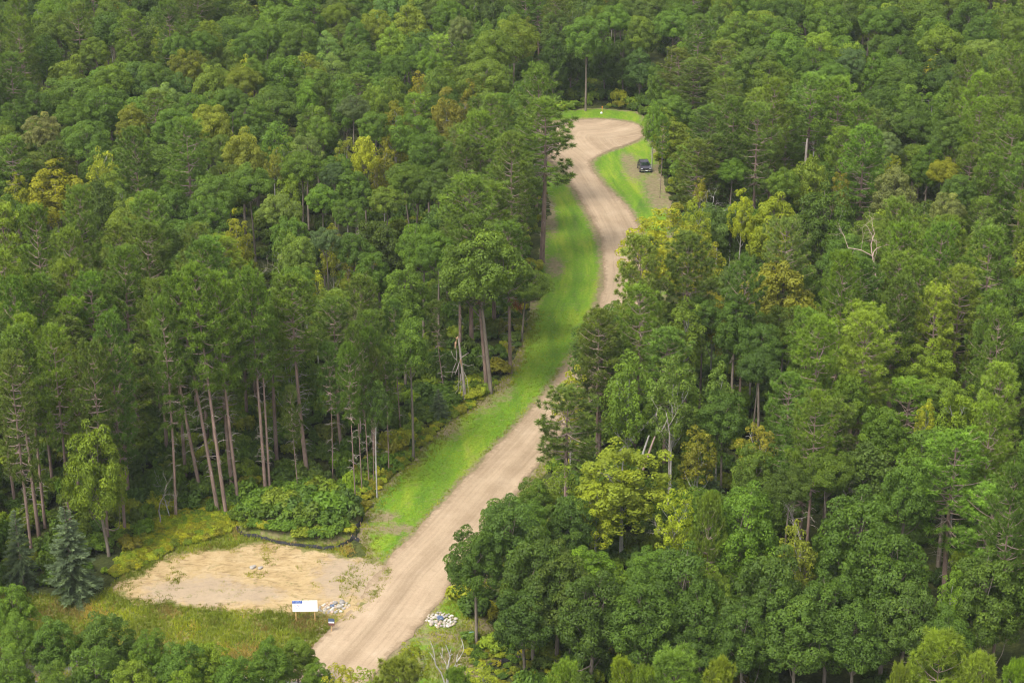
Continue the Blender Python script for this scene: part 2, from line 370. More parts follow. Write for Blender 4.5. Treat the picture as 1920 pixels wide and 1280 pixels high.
GRASS = [(560, 1210), (640, 1140), (640, 1062), (690, 1050), (672, 1000), (680, 955), (715, 908), (765, 872), (828, 800), (895, 752), (952, 702), (975, 650), (988, 600), (1000, 540), (1010, 490), (1018, 430), (1032, 385), (1018, 350), (985, 300), (965, 258), (975, 222), (1030, 208), (1120, 203), (1205, 208), (1222, 240), (1226, 280), (1246, 340), (1262, 390), (1256, 450), (1255, 520), (1245, 600), (1190, 700), (1090, 790), (1025, 880), (1000, 940), (950, 1005), (925, 1090), (905, 1150), (940, 1190), (930, 1240), (860, 1300), (800, 1420), (420, 1420)]
MEADOW = [(-40, 1110), (60, 1112), (150, 1120), (205, 1108), (225, 1060), (250, 1035), (300, 1000), (330, 975), (420, 968), (440, 1000), (680, 1000), (640, 1100), (640, 1160), (585, 1222), (520, 1300), (480, 1330), (-60, 1290)]
road_P = smooth_poly(poly_ground(ROAD_L + TURN + ROAD_R)); roadL_P = poly_ground(ROAD_L + TURN[:6]); roadR_P = poly_ground(TURN[8:] + ROAD_R)
sand_P = smooth_poly(poly_ground(SAND)); grass_P = smooth_poly(poly_ground(GRASS)); meadow_P = smooth_poly(poly_ground(MEADOW))
clear_P = grass_P

def nz(x, y, s, o=0.0): return np.array([mnoise.noise(Vector((a * s + o, b * s, o * .7))) for a, b in zip(x, y)])
def sheet(name, P, cell, z, mats, wob=.35, relief=None, extra=None, **props):
    lo = P.min(0) - 1; hi = P.max(0) + 1
    nx, ny = int((hi[0] - lo[0]) / cell) + 1, int((hi[1] - lo[1]) / cell) + 1
    gx, gy = np.meshgrid(lo[0] + np.arange(nx + 1) * cell, lo[1] + np.arange(ny + 1) * cell)
    pts = np.stack([gx.ravel(), gy.ravel()], 1); d = sdf(P, pts)
    near = np.abs(d) < 3; w = np.zeros(len(pts)); w[near] = nz(pts[near, 0], pts[near, 1], .9, 3.1) * wob + nz(pts[near, 0], pts[near, 1], .25, 9.1) * wob * 1.4
    d = d + w
    idx = np.arange(len(pts)).reshape(ny + 1, nx + 1)
    q = np.stack([idx[:-1, :-1], idx[:-1, 1:], idx[1:, 1:], idx[1:, :-1]], -1).reshape(-1, 4)
    keep = d[q].mean(1) < 0; q = q[keep]
    # pull border vertices onto the outline
    gd = d.reshape(ny + 1, nx + 1); gyy, gxx = np.gradient(gd, cell); g = np.stack([gxx.ravel(), gyy.ravel()], 1)
    use = np.unique(q); cnt = np.zeros(len(pts), int); np.add.at(cnt, q.ravel(), 1)
    bd = use[(cnt[use] < 4)]; gn = g[bd] / (np.sum(g[bd] ** 2, 1, keepdims=True) + .05)
    mv = np.clip(d[bd], -cell * .6, cell * .6)[:, None] * gn; ln = np.linalg.norm(mv, axis=1, keepdims=True); mv *= np.minimum(1, cell * .45 / (ln + 1e-6)); pts[bd] -= mv
    new = -np.ones(len(pts), int); new[use] = np.arange(len(use)); pts = pts[use]; q = new[q]; dd = d[use]
    zz = np.full(len(pts), z) + (relief(pts, dd) if relief else 0)
    mb = MB(); mb.add(np.column_stack([pts, zz]), q, 0, np.clip(-dd / 4, 0, 1)); me = mb.mesh(name, mats, True)
    if extra:
        for k, fn in extra.items(): a = me.attributes.new(k, 'FLOAT', 'POINT'); a.data.foreach_set('value', fn(pts))
    return mobj(name, me, **props)
def blobs(pts, L):      # soft patches at image-traced places on the ground
    v = np.zeros(len(pts))
    for (u, w, rx, ry) in L:
        c = at(u, w)[:2]; v = np.maximum(v, np.clip(1.25 - np.hypot((pts[:, 0] - c[0]) / rx, (pts[:, 1] - c[1]) / ry), 0, 1))
    return v

def m_ground(nt, p):
    P = pos(nt)
    a = ramp(nt, noise_tex(nt, P, .35, 6, .65), [(.30, (.020, .026, .010)), (.5, (.045, .055, .016)), (.62, (.075, .085, .022)), (.75, (.10, .078, .045))])
    b = ramp(nt, noise_tex(nt, P, 3.2, 4, .7), [(.3, (.6, .6, .6)), (.7, (1.35, 1.35, 1.3))])
    nt.links.new(mix(nt, 1.0, a, b, 'MULTIPLY'), p.inputs['Base Color'])
    bp = N(nt, 'ShaderNodeBump'); bp.inputs['Strength'].default_value = .8; bp.inputs['Distance'].default_value = .25
    nt.links.new(noise_tex(nt, P, 2.5, 5), bp.inputs['Height']); nt.links.new(bp.outputs[0], p.inputs['Normal'])
def m_grass(nt, p):
    P = pos(nt)
    mp = N(nt, 'ShaderNodeMapping'); nt.links.new(P, mp.inputs[0]); mp.inputs['Scale'].default_value = (1.0, .22, 1)
    strip = attr(nt, 'across').outputs['Fac']
    g = ramp(nt, noise_tex(nt, mp.outputs[0], .30, 5, .62, .4), [(.30, (0.071, 0.139, 0.012)), (.48, (0.113, 0.210, 0.010)), (.62, (0.168, 0.244, 0.015)), (.8, (0.210, 0.218, 0.050))])
    track = noise_tex(nt, None, 1, 3); tn = nt.nodes[-1]; cx = N(nt, 'ShaderNodeCombineXYZ'); nt.links.new(math_(nt, 'MULTIPLY', strip, 1.15), cx.inputs[0]); sx = N(nt, 'ShaderNodeSeparateXYZ'); nt.links.new(P, sx.inputs[0]); nt.links.new(math_(nt, 'MULTIPLY', sx.outputs[1], .045), cx.inputs[1])
    t2 = N(nt, 'ShaderNodeTexNoise'); nt.links.new(cx.outputs[0], t2.inputs['Vector']); t2.inputs['Scale'].default_value = 1.0; t2.inputs['Detail'].default_value = 6
    g = mix(nt, 1.0, g, ramp(nt, t2.outputs[0], [(.36, (.82, .90, .86)), (.5, (1.0, 1.0, 1.0)), (.64, (1.14, 1.04, 1.15))]), 'MULTIPLY')
    fine = ramp(nt, noise_tex(nt, P, 3.2, 8, .85), [(.3, (.50, .56, .5)), (.7, (1.42, 1.36, 1.6))])
    g = mix(nt, 1.0, g, fine, 'MULTIPLY')
    bare = ramp(nt, noise_tex(nt, P, 1.6, 5, .7), [(.3, (0.118, 0.092, 0.050)), (.7, (0.260, 0.197, 0.126))])
    e = attr(nt, 'var').outputs['Fac']; pt = attr(nt, 'patch').outputs['Fac']
    n2 = noise_tex(nt, P, 1.1, 6, .75)
    f = math_(nt, 'ADD', math_(nt, 'ADD', mrange(nt, e, 0, .32, .62, 0), math_(nt, 'MULTIPLY', pt, .62)), mrange(nt, n2, .25, .75, -.55, .45))
    f = mrange(nt, f, .03, .50, 0, .92)
    nt.links.new(mix(nt, f, g, bare), p.inputs['Base Color'])
    bp = N(nt, 'ShaderNodeBump'); bp.inputs['Strength'].default_value = .7; bp.inputs['Distance'].default_value = .12
    nt.links.new(noise_tex(nt, P, 6, 4), bp.inputs['Height']); nt.links.new(bp.outputs[0], p.inputs['Normal'])
def m_sand(nt, p):
    P = pos(nt)
    a = ramp(nt, noise_tex(nt, P, .5, 6, .7, .6), [(.28, (0.285, 0.200, 0.098)), (.5, (0.365, 0.268, 0.138)), (.7, (0.425, 0.325, 0.185))])
    mp = N(nt, 'ShaderNodeMapping'); nt.links.new(P, mp.inputs[0]); mp.inputs['Scale'].default_value = (.5, 1.6, 1); mp.inputs['Rotation'].default_value = (0.000, 0.000, 0.301)
    s = ramp(nt, noise_tex(nt, mp.outputs[0], 1.3, 7, .78, .8), [(.38, (0.344, 0.292, 0.258)), (.50, (1, 1, 1)), (1, (1.1, 1.1, 1.1))])
    a = mix(nt, .55, a, s, 'MULTIPLY')
    pt = attr(nt, 'patch').outputs['Fac']; a = mix(nt, mrange(nt, math_(nt, 'ADD', pt, mrange(nt, noise_tex(nt, P, .9, 6, .7), .3, .7, -.5, .3)), .1, .6, 0, .7), a, (0.310, 0.245, 0.181))
    e = attr(nt, 'var').outputs['Fac']
    gr = ramp(nt, noise_tex(nt, P, 2.2, 4), [(.3, (0.086, 0.103, 0.026)), (.7, (0.181, 0.172, 0.052))])
    f = math_(nt, 'ADD', mrange(nt, e, 0, .30, .55, 0), mrange(nt, noise_tex(nt, P, .8, 7, .8), .3, .7, -.55, .32)); a = mix(nt, mrange(nt, f, .02, .30, 0, .85), a, gr)
    nt.links.new(a, p.inputs['Base Color'])
    bp = N(nt, 'ShaderNodeBump'); bp.inputs['Strength'].default_value = .8; bp.inputs['Distance'].default_value = .18
    nt.links.new(noise_tex(nt, P, 1.6, 7, .7), bp.inputs['Height']); nt.links.new(bp.outputs[0], p.inputs['Normal'])
def m_road(nt, p):
    P = pos(nt); ac = attr(nt, 'across').outputs['Fac']
    cx = N(nt, 'ShaderNodeCombineXYZ'); sx = N(nt, 'ShaderNodeSeparateXYZ'); nt.links.new(P, sx.inputs[0])
    nt.links.new(ac, cx.inputs[0]); nt.links.new(math_(nt, 'MULTIPLY', sx.outputs[1], .03), cx.inputs[1]); nt.links.new(math_(nt, 'MULTIPLY', sx.outputs[0], .03), cx.inputs[2])
    a = ramp(nt, noise_tex(nt, P, .25, 6, .65), [(.3, (0.285, 0.213, 0.140)), (.55, (0.335, 0.256, 0.172)), (.75, (0.378, 0.296, 0.208))])
    t = ramp(nt, noise_tex(nt, cx.outputs[0], 2.6, 5, .65), [(.34, (.87, .86, .85)), (.5, (1, 1, 1)), (.66, (1.09, 1.09, 1.10))])
    a = mix(nt, .9, a, t, 'MULTIPLY'); a = mix(nt, 1.0, a, ramp(nt, noise_tex(nt, cx.outputs[0], .62, 2, .5), [(.36, (.88, .87, .86)), (.5, (1, 1, 1)), (.64, (1.08, 1.08, 1.09))]), 'MULTIPLY')
    a = mix(nt, .8, a, ramp(nt, noise_tex(nt, P, 5.5, 5, .8), [(.3, (.82, .80, .77)), (.7, (1.12, 1.12, 1.12))]), 'MULTIPLY')
    e = attr(nt, 'var').outputs['Fac']
    f = math_(nt, 'ADD', mrange(nt, e, 0, .22, .62, 0), mrange(nt, noise_tex(nt, P, 1.3, 6, .75), .3, .7, -.42, .25))
    a = mix(nt, mrange(nt, f, .05, .42, 0, .8), a, (0.204, 0.148, 0.092))
    nt.links.new(a, p.inputs['Base Color'])
    bp = N(nt, 'ShaderNodeBump'); bp.inputs['Strength'].default_value = .6; bp.inputs['Distance'].default_value = .06
    nt.links.new(noise_tex(nt, P, 3.5, 6), bp.inputs['Height']); nt.links.new(bp.outputs[0], p.inputs['Normal'])
M['ground'] = mat('forest_floor', m_ground, rough=1, spec=.1); M['grass'] = mat('mown_grass', m_grass, rough=.9, spec=.15)
M['sand'] = mat('sandy_soil', m_sand, rough=1, spec=.1); M['road'] = mat('gravel', m_road, rough=1, spec=.12)

mb = MB(); mb.add([(-2500, -600, 0), (2500, -600, 0), (2500, 3500, 0), (-2500, 3500, 0)], [(0, 1, 2, 3)]); mobj('forest_floor', mb.mesh('forest_floor', [M['ground']]), kind='structure')
GP = [(740, 992, 4.5, 1.4), (715, 970, 2.2, 2.0), (840, 800, 2, 4), (895, 750, 3, 4), (935, 720, 2.2, 6), (965, 665, 1.3, 6), (1040, 500, 1.6, 5), (1036, 420, .8, 7), (1190, 318, 2.4, 7), (1225, 350, 2.2, 12), (1235, 378, 2, 6), (1178, 300, 1.6, 5), (880, 1240, 6, 4), (905, 1100, 3, 5), (830, 1195, 3.5, 2), (905, 1180, 4, 3), (640, 1180, 3, 3), (675, 1055, 3, 3), (665, 1010, 2, 2), (1008, 545, .9, 6)]
sheet('mown_grass', grass_P, .45, .012, [M['grass']], .5, extra={'patch': lambda p: np.maximum(blobs(p, GP), np.clip(1.15 - sdf(road_P, p) / 1.1, 0, 1) * (sdf(road_P, p) > -1)), 'across': lambda p: dist_line(roadL_P, p, False)}, kind='structure')
SPT = [(380, 1110, 6, 3.5), (330, 1110, 4, 3), (470, 1115, 4, 2), (640, 1080, 3, 6), (690, 1080, 3, 5), (700, 1100, 2, 4)]
def sand_relief(p, d): return np.clip(-d / 3, 0, 1) * (.22 * nz(p[:, 0], p[:, 1], .22, 4) + .10 * nz(p[:, 0], p[:, 1], .9, 6)) * .8 + .03
sheet('sandy_clearing', sand_P, .30, .03, [M['sand']], .9, relief=lambda p, d: np.maximum(sand_relief(p, d), -.012), extra={'patch': lambda p: blobs(p, SPT)}, kind='structure')
def road_relief(p, d): return .05 * np.exp(-((-d - .25) / .28) ** 2) + .05 * nz(p[:, 0], p[:, 1], .5, 2) * np.clip(-d, 0, 1) + np.clip(-d / 2.5, 0, 1) * .09
def road_across(p):
    a = dist_line(roadL_P, p, False); return a
sheet('gravel_road', road_P, .30, .035, [M['road']], .28, relief=lambda p, d: np.maximum(road_relief(p, d), 0), extra={'across': road_across}, kind='structure')
def m_meadow(nt, p):
    P = pos(nt); a = ramp(nt, noise_tex(nt, P, .5, 6, .7, .5), [(.30, (0.064, 0.089, 0.015)), (.48, (0.111, 0.132, 0.022)), (.60, (0.162, 0.153, 0.043)), (.74, (0.255, 0.204, 0.102))])
    nt.links.new(mix(nt, 1.0, a, ramp(nt, noise_tex(nt, P, 4, 4, .7), [(.3, (.65, .65, .65)), (.7, (1.3, 1.3, 1.3))]), 'MULTIPLY'), p.inputs['Base Color'])
M['meadow'] = mat('meadow_ground', m_meadow, rough=1, spec=.1)
sheet('meadow', meadow_P, .6, .004, [M['meadow']], .8, kind='structure')
# the paved road that crosses below the frame, glimpsed between the front crowns
def m_asph(nt, p): nt.links.new(ramp(nt, noise_tex(nt, pos(nt), 6, 4), [(.3, (.10, .095, .09)), (.7, (.16, .15, .14))]), p.inputs['Base Color'])
M['asphalt'] = mat('asphalt', m_asph, rough=.9); M['white_paint'] = mat('white_paint', col=(.75, .74, .72), rough=.6)
a0, a1 = at(200, 1238)[:2], at(640, 1292)[:2]; dr = unit(a1 - a0); pn = np.array((-dr[1], dr[0])) * -1
mb = MB(); q0, q1 = a0 - dr * 60, a1 + dr * 120; mb.add([(*(q0 + pn * -.4), .075), (*(q0 + pn * 6.5), .075), (*(q1 + pn * 6.5), .075), (*(q1 + pn * -.4), .075)], [(0, 1, 2, 3)]); mobj('paved_road', mb.mesh('paved_road', [M['asphalt']]), kind='structure')
mb = MB(); mb.add([(*(q0), .085), (*(q0 + pn * .18), .085), (*(q1 + pn * .18), .085), (*(q1), .085)], [(0, 1, 2, 3)]); mobj('road_edge_line', mb.mesh('road_edge_line', [M['white_paint']]), kind='structure')

# ------------------------------------------------------------------ landmarks used in the labels
LM = [('the blank-sided billboard', at(572, 1165)), ('the sandy clearing', at(420, 1080)), ('the parked dark car', at(1209, 325)), ('the gravel turnaround', at(1120, 250)),
      ('the broken snag', at(868, 752)), ('the bushy soil mound', at(560, 980)), ('the grey blue spruces', at(95, 1108)), ('the leaning bare pines', at(415, 962)),
      ('the stone-ringed culvert', at(827, 1163)), ('the green utility box', at(884, 1195)), ('the lime green aspen', at(1170, 835, 17)), ('the forked pale tree', at(1098, 208)),
      ('the dead pinkish pine', at(1640, 440, 22)), ('the limbless grey trunk', at(1513, 300)), ('the yellow-topped bend birch', at(1240, 395, 17)), ('the bleached dead tree', at(835, 1260)),
      ('the lone white pine', at(1475, 410, 22)), ('the yellow birch pair', at(95, 303, 15)), ('the white-trunked verge oak', at(921, 737)), ('the front pine tops', at(1265, 1222, 13)), ('the top right woods', at(1800, 40, 17)), ('the top left woods', at(60, 20, 17)), ('the top middle woods', at(640, 10, 17)), ('the right front oaks', at(1440, 1215))]
USED = {}
def where(p, nth=0, fine=False):
    best = sorted(LM, key=lambda l: np.hypot(*(l[1][:2] - p[:2])))[nth]; d = p[:2] - best[1][:2]; D = np.hypot(*d)
    ang = math.degrees(math.atan2(d[0], d[1]))
    words = ['beyond', 'beyond and right of', 'right of', 'in front and right of', 'in front of', 'in front and left of', 'left of', 'beyond and left of']
    w = words[int(((ang + 22.5) % 360) // 45)]
    return f"{round(float(D), 1) if fine else max(1, round(D))} m {w} {best[0]}"

# ------------------------------------------------------------------ tree placing
KINDW = {'oak_tree': ('oak', 'oak tree'), 'maple_tree': ('maple', 'maple tree'), 'birch_tree': ('birch', 'birch tree'), 'aspen_tree': ('aspen', 'aspen tree'),
         'red_pine': ('red pine', 'pine tree'), 'bare_pine': ('bare-stemmed pine', 'pine tree'), 'thin_pine': ('thin red pine', 'pine tree'), 'white_pine': ('white pine', 'pine tree'),
         'near_pine': ('bushy young pine', 'pine tree'), 'spruce_tree': ('spruce', 'spruce tree'), 'shrub': ('shrub', 'shrub')}
GROUPN = {'oak_tree': 'oaks of the forest', 'maple_tree': 'maples of the forest', 'birch_tree': 'birches of the forest', 'aspen_tree': 'aspens of the forest', 'red_pine': 'red pines of the forest',
          'bare_pine': 'bare-stemmed pines above the sandy clearing', 'thin_pine': 'thin pines at the verge', 'white_pine': 'white pines of the forest', 'near_pine': 'young pines in front', 'spruce_tree': 'spruces at the forest edge', 'shrub': 'shrubs at the forest edge'}
TREES = []      # kind, x, y, H, R, tone, variant, rz, lean(top offset x,y), label
TAKEN = []
def jit(t, a=.10):
    if t == 'spruce': return np.array((.140, .195, .098))
    c = np.array(TONES[t]) * (1 + RNG.normal() * a); c[0] *= 1.05 + RNG.normal() * .09; c[2] *= 1 + RNG.normal() * .12; c[0] = max(c[0], c[1] * .48) if t not in ('blue', 'spruce') else c[0]; c[0] = min(c[0], c[1] * (.9 if t not in ('rust', 'straw') else 9)); return np.clip(c * np.array((2.06, 1.80, 1.08)), .01, .5)
def add_tree(kind, x, y, H, R, tone, label=None, lean=(0, 0), var=None, rz=None, stuff=False):
    TREES.append(dict(kind=kind, x=x, y=y, H=H, R=R, tone=tone, col=jit(tone), var=(int(RNG.integers(11 if stuff else 8) if kind == 'oak_tree' else RNG.integers(len(PROTO[kind]))) if var is None else var), rz=RNG.uniform(0, 6.28) if rz is None else rz, lean=lean, label=label, manual=not stuff))
    TAKEN.append((x, y, R))
KK = dict(l='oak_tree', o='oak_tree', m='maple_tree', b='birch_tree', a='aspen_tree', p='red_pine', w='white_pine', s='spruce_tree', t='bare_pine', n='near_pine', h='thin_pine')
HD = dict(l=15, o=17, m=17, b=15.5, a=18, p=25, w=22, s=9, t=26, n=13, h=18)
# traced crowns: kind, x and y of the crown's top in the photograph, crown width, tone [, height]
TOPS = """
p 33 -6 60 pine|p 145 6 62 pined|p 242 20 66 pine|p 315 2 60 pined|p 15 100 70 pine|o 172 72 62 mid|o 246 76 62 mid|o 292 118 62 mid|o 330 64 56 mid|o 375 60 62 mid|o 210 122 74 mid|o 345 94 70 bright|o 395 122 80 bright|o 450 126 76 bright|o 530 104 95 mid|o 472 108 56 mid|o 592 132 72 mid|o 470 60 66 mid|o 552 14 58 mid|o 565 48 62 mid|o 612 60 68 pale|o 632 10 60 bright|o 500 38 60 mid
o 132 186 72 mid|o 62 172 62 dark|o 247 196 62 olive|o 190 166 88 mid|o 78 214 68 grey|o 160 228 90 mid|o 322 206 80 mid|o 388 198 90 bright|o 512 168 92 mid|o 470 192 66 mid|o 604 222 62 mid|m 577 152 44 bright|o 430 165 70 dark|o 20 190 60 mid
p 347 225 92 pine|p 246 240 80 pined|p 290 172 70 pined|p 18 256 80 pine|p 102 268 70 pined|o 450 248 92 olive|a 95 303 136 yellow 15|a 28 326 66 yellow 14|b 185 280 64 lime|o 572 253 66 pale|o 562 286 82 mid|o 625 307 48 blue|b 511 278 36 olive|o 470 312 90 mid|o 402 332 86 mid|a 226 345 42 pale 15|o 322 356 80 dark|o 384 370 80 mid|o 522 365 80 pale|a 440 396 78 yellow|o 602 350 68 mid|p 276 362 92 pine|p 150 352 80 pine|p 62 386 80 pine
o 702 20 70 bright|o 764 8 82 bright|o 842 0 80 mid|o 666 34 60 mid|o 732 50 70 bright|o 782 72 70 mid|o 690 96 70 mid|o 922 58 100 bright 18|o 862 36 50 grey|o 804 95 58 bright|o 1042 22 70 mid|o 1155 12 70 mid|o 1205 30 64 mid|o 1260 20 70 mid|o 912 112 108 mid 18|o 742 104 60 mid|b 788 140 60 olive|a 836 166 92 olive|b 886 142 58 olive|b 742 190 68 olive|m 702 160 50 bright|m 822 130 60 mid|o 660 182 60 blue|o 772 216 90 mid|o 700 214 60 mid|m 682 258 48 lime|b 716 270 66 olive|o 802 252 80 mid|o 766 310 78 mid|o 665 322 68 mid|o 822 330 76 dark|b 860 342 62 lime|o 722 352 68 mid|o 650 376 60 mid|a 1226 190 46 bright 14|o 1262 180 76 mid
p 902 210 90 pine|p 962 250 84 pine|p 872 262 80 pined|p 882 330 120 pine|p 926 346 112 pine|p 1040 -8 56 pined|p 860 400 80 pined
p 1312 30 60 pined|p 1356 78 78 pine|p 1300 112 80 pine|p 1270 92 76 pine|o 1422 92 90 dark|o 1442 30 108 mid|o 1382 26 78 mid|o 1560 14 88 mid|o 1642 20 78 mid|o 1478 60 98 mid|o 1542 56 88 bright|o 1768 50 90 bright|o 1692 62 78 dark|o 1850 20 78 mid|o 1905 34 70 mid|o 1524 92 80 mid|o 1442 112 88 mid|o 1600 94 60 blue|o 1645 98 62 mid|o 1684 116 78 mid|o 1560 118 68 mid|p 1456 150 70 pine|p 1522 140 88 pine|p 1572 146 88 pine|p 1612 192 80 pine|p 1420 196 88 pine|p 1380 184 80 pined|p 1332 200 80 pine|p 1622 236 92 pine|o 1648 166 60 dark|o 1702 160 88 mid|o 1722 206 80 mid|o 1784 222 80 mid|p 1820 96 70 pine|p 1886 136 78 pine|o 1662 250 60 grey|o 1744 268 70 mid|o 1682 314 84 grey|o 1802 330 70 dark|o 1770 300 68 lime|o 1782 364 70 grey|b 1676 292 30 lime|m 1526 298 70 bright|o 1472 318 64 mid|b 1582 326 40 olive|o 1452 367 112 lime|a 1392 356 52 lime|a 1312 364 62 lime|b 1314 336 28 yellow|p 1312 264 92 pined|o 1372 300 60 mid|p 1860 290 80 pine|p 1900 220 80 pine|p 1350 255 80 pined
p 125 430 90 pine|p 125 488 84 pine|p 166 514 84 pine|p 235 466 96 pine 27|p 44 590 80 pineb|p 96 612 80 pineb|p 134 560 84 pineb|p 20 520 80 pine|p 72 516 80 pine|p 276 420 90 pined|p 378 452 80 pined|p 200 590 84 pined|p 20 660 84 pined|p 170 640 84 pined|o 755 500 104 mid|m 770 600 70 mid|o 612 430 60 blue|o 660 440 70 dark|o 560 445 70 pale|b 622 424 54 olive|o 700 470 74 dark|o 820 440 80 mid|p 630 560 90 pined|p 694 586 74 pined|a 700 700 60 dark 15|o 552 505 70 mid|b 590 515 50 lime 15|p 300 560 80 pined
a 1238 394 150 yellow 17|a 1300 425 110 lime 16|p 1206 444 100 pine 24|p 1296 440 110 pined|w 1476 410 104 white 23|o 1462 486 150 olive 18|p 1580 474 90 pine|p 1692 416 90 pine|p 1772 420 90 pine|p 1856 426 120 pine|p 1756 536 92 pineb|p 1536 596 100 pineb|p 1626 590 112 pineb|o 1742 643 112 bright|p 1872 580 80 pine|o 1432 610 100 dark|a 1288 567 84 mint|a 1182 660 104 mint|a 1266 670 100 mint|a 1352 680 84 mint|p 1196 536 92 pine|p 1124 580 80 pined 20|b 1312 810 80 olive 13|b 1426 796 80 olive 13|p 1530 736 92 pineb|o 1662 766 90 mid|b 1736 756 50 lime|p 1862 756 80 pineb|p 1802 812 160 pineb 25|o 1320 560 80 dark|o 1380 560 90 dark|p 1480 700 90 pine|p 1400 480 80 pined|o 1600 700 80 mid|p 1690 520 80 pined|o 1420 660 90 dark|o 1360 740 100 dark|o 1560 850 110 mid|o 1480 880 90 dark|o 1700 870 110 mid|p 1900 870 90 pined
a 1170 836 170 lime 17|a 1118 892 100 lime 15|b 1272 920 76 lime 14|o 962 938 112 mid 14|o 1006 900 70 mid 10|b 1052 872 76 bright 11|o 1075 930 80 mid 10|o 892 1000 92 mid 12|o 1000 1010 120 mid 13|o 1404 915 128 bright 16|n 1330 925 64 pine 16|b 1500 984 92 olive 14|o 1672 1000 132 deep 16|o 1622 926 148 mid 17|a 1332 1058 78 bright 14|o 1442 1040 128 mid 14|o 1560 1078 110 mid 14|o 1862 1040 132 mid 15|a 1790 1064 70 bright 14|o 1045 1035 120 mid 13|o 1290 1030 130 deep 14|o 1110 1075 130 mid 12|o 985 1110 90 dark 9|o 1200 1090 120 dark 12|o 1320 1100 110 dark 11|o 1700 1090 110 mid 13|o 1610 1130 100 dark 11|o 1500 1120 110 deep 12|o 1400 1130 100 mid 11|o 1780 1140 100 deep 12
n 1268 1222 120 pinef|n 1062 1240 76 pinef 11|n 1166 1234 60 pinef 11|n 1352 1236 80 pinef|n 1766 1188 120 pinef|n 1838 1226 86 pinef|n 1914 1242 80 pinef|n 744 1236 100 pinef 10|n 1210 1250 60 pinef 11|n 1690 1245 60 pinef|n 856 1252 60 pinef 9
o 14 1096 84 mid 10|o 96 1160 90 mid 10|o 190 1150 108 deep 10|o 282 1182 80 mid 10|o 168 1212 116 mid 10|o 334 1206 104 mid 10|o 396 1206 96 bright 10|o 434 1232 86 mid 9|o 500 1204 90 mid 8|o 28 1152 80 mid 10|o 18 1222 90 mid 10|o 248 1240 86 bright 10|o 555 1196 76 mid 6|b 640 1244 66 lime 8|b 690 1256 60 lime 8|b 776 1200 66 lime 7|o 596 1240 60 mid 7|b 906 1250 84 lime 7|o 100 1245 90 mid 10|o 340 1255 80 bright 9
"""
# trunks whose foot the photograph shows: kind, foot, crown width, tone, top [label]
FEET = [('t', 378, 932, 78, 'pine', 336, 560, None), ('t', 409, 962, 84, 'pine', 352, 512, None), ('t', 424, 965, 92, 'pineb', 394, 492, None), ('t', 448, 953, 84, 'pineb', 430, 508, None),
        ('t', 499, 938, 80, 'pine', 486, 500, None), ('t', 507, 936, 60, 'pine', 505, 530, None), ('t', 578, 906, 96, 'pine', 568, 510, None), ('t', 74, 1012, 90, 'pined', 70, 610, None), ('t', 160, 880, 90, 'pined', 150, 590, None),
        ('t', 30, 960, 80, 'pined', 24, 590, None), ('p', 1016, 492, 124, 'pine', 1020, 185, None), ('p', 1006, 400, 82, 'pine', 1010, 118, None), ('p', 957, 700, 90, 'pined', 952, 415, None), ('p', 912, 726, 90, 'pined', 880, 400, None),
        ('p', 990, 440, 80, 'pine', 985, 240, None), ('h', 667, 946, 50, 'pined', 664, 640, None), ('h', 679, 922, 44, 'pined', 672, 600, None), ('h', 692, 905, 44, 'pined', 690, 620, None), ('h', 706, 892, 44, 'pined', 700, 610, None), ('h', 729, 886, 50, 'pined', 722, 640, None),
        ('h', 624, 905, 50, 'pined', 622, 640, None), ('o', 921, 738, 158, 'mid', 905, 432, None), ('o', 978, 640, 96, 'mid', 985, 505, None), ('l', 205, 1042, 118, 'bright', 193, 792, None), ('o', 1098, 208, 84, 'mid', 1102, 34, None),
        ('p', 995, 140, 56, 'pine', 985, -40, None), ('p', 1012, 150, 56, 'pine', 1008, -30, None), ('s', 45, 1102, 62, 'spruce', 42, 958, None), ('s', 140, 1116, 96, 'spruce', 136, 952, None), ('s', 825, 790, 40, 'spruce', 823, 730, None), ('s', 1330, 960, 60, 'blue', 1330, 880, None),
        ('b', 320, 975, 40, 'dark', 300, 870, None), ('h', 752, 820, 50, 'pined', 748, 560, None), ('h', 1237, 372, 30, 'mid', 1240, 215, None), ('h', 700, 905, 40, 'pined', 706, 650, None), ('h', 560, 930, 40, 'pined', 556, 720, None),
        ('h', 835, 745, 44, 'pined', 818, 560, None), ('b', 1240, 322, 46, 'bright', 1244, 200, None), ('p', 1062, 988, 122, 'pined', 1064, 726, None), ('p', 1124, 872, 96, 'pined', 1130, 600, None), ('l', 1035, 200, 60, 'dark', 1036, 70, None), ('l', 1068, 190, 60, 'dark', 1066, 80, None), ('l', 1132, 186, 60, 'dark', 1132, 80, None), ('l', 1168, 190, 60, 'dark', 1168, 70, None), ('l', 1200, 196, 60, 'deep', 1198, 90, None), ('l', 1247, 228, 56, 'mid', 1226, 120, None), ('l', 1262, 335, 80, 'bright', 1258, 225, None), ('l', 1292, 375, 80, 'mid', 1290, 265, None), ('l', 1258, 268, 60, 'mid', 1256, 165, None)]
FEETB = [(u, vt, w, at(u, v)[1]) for (k, u, v, w, tone, ut, vt, lab) in FEET]
ENT = []
for e in TOPS.replace('\n', '|').split('|'):
    t = e.split()
    if not t: continue
    k, u, v, w = t[0], float(t[1]), float(t[2]), float(t[3]); ENT.append([k, u, v, w, t[4], float(t[5]) if len(t) > 5 else HD[k] * RNG.uniform(.95, 1.05)])
ENT.sort(key=lambda e: -e[2]); done = list(FEETB)     # nearest first: a crown seen above another one stands behind it
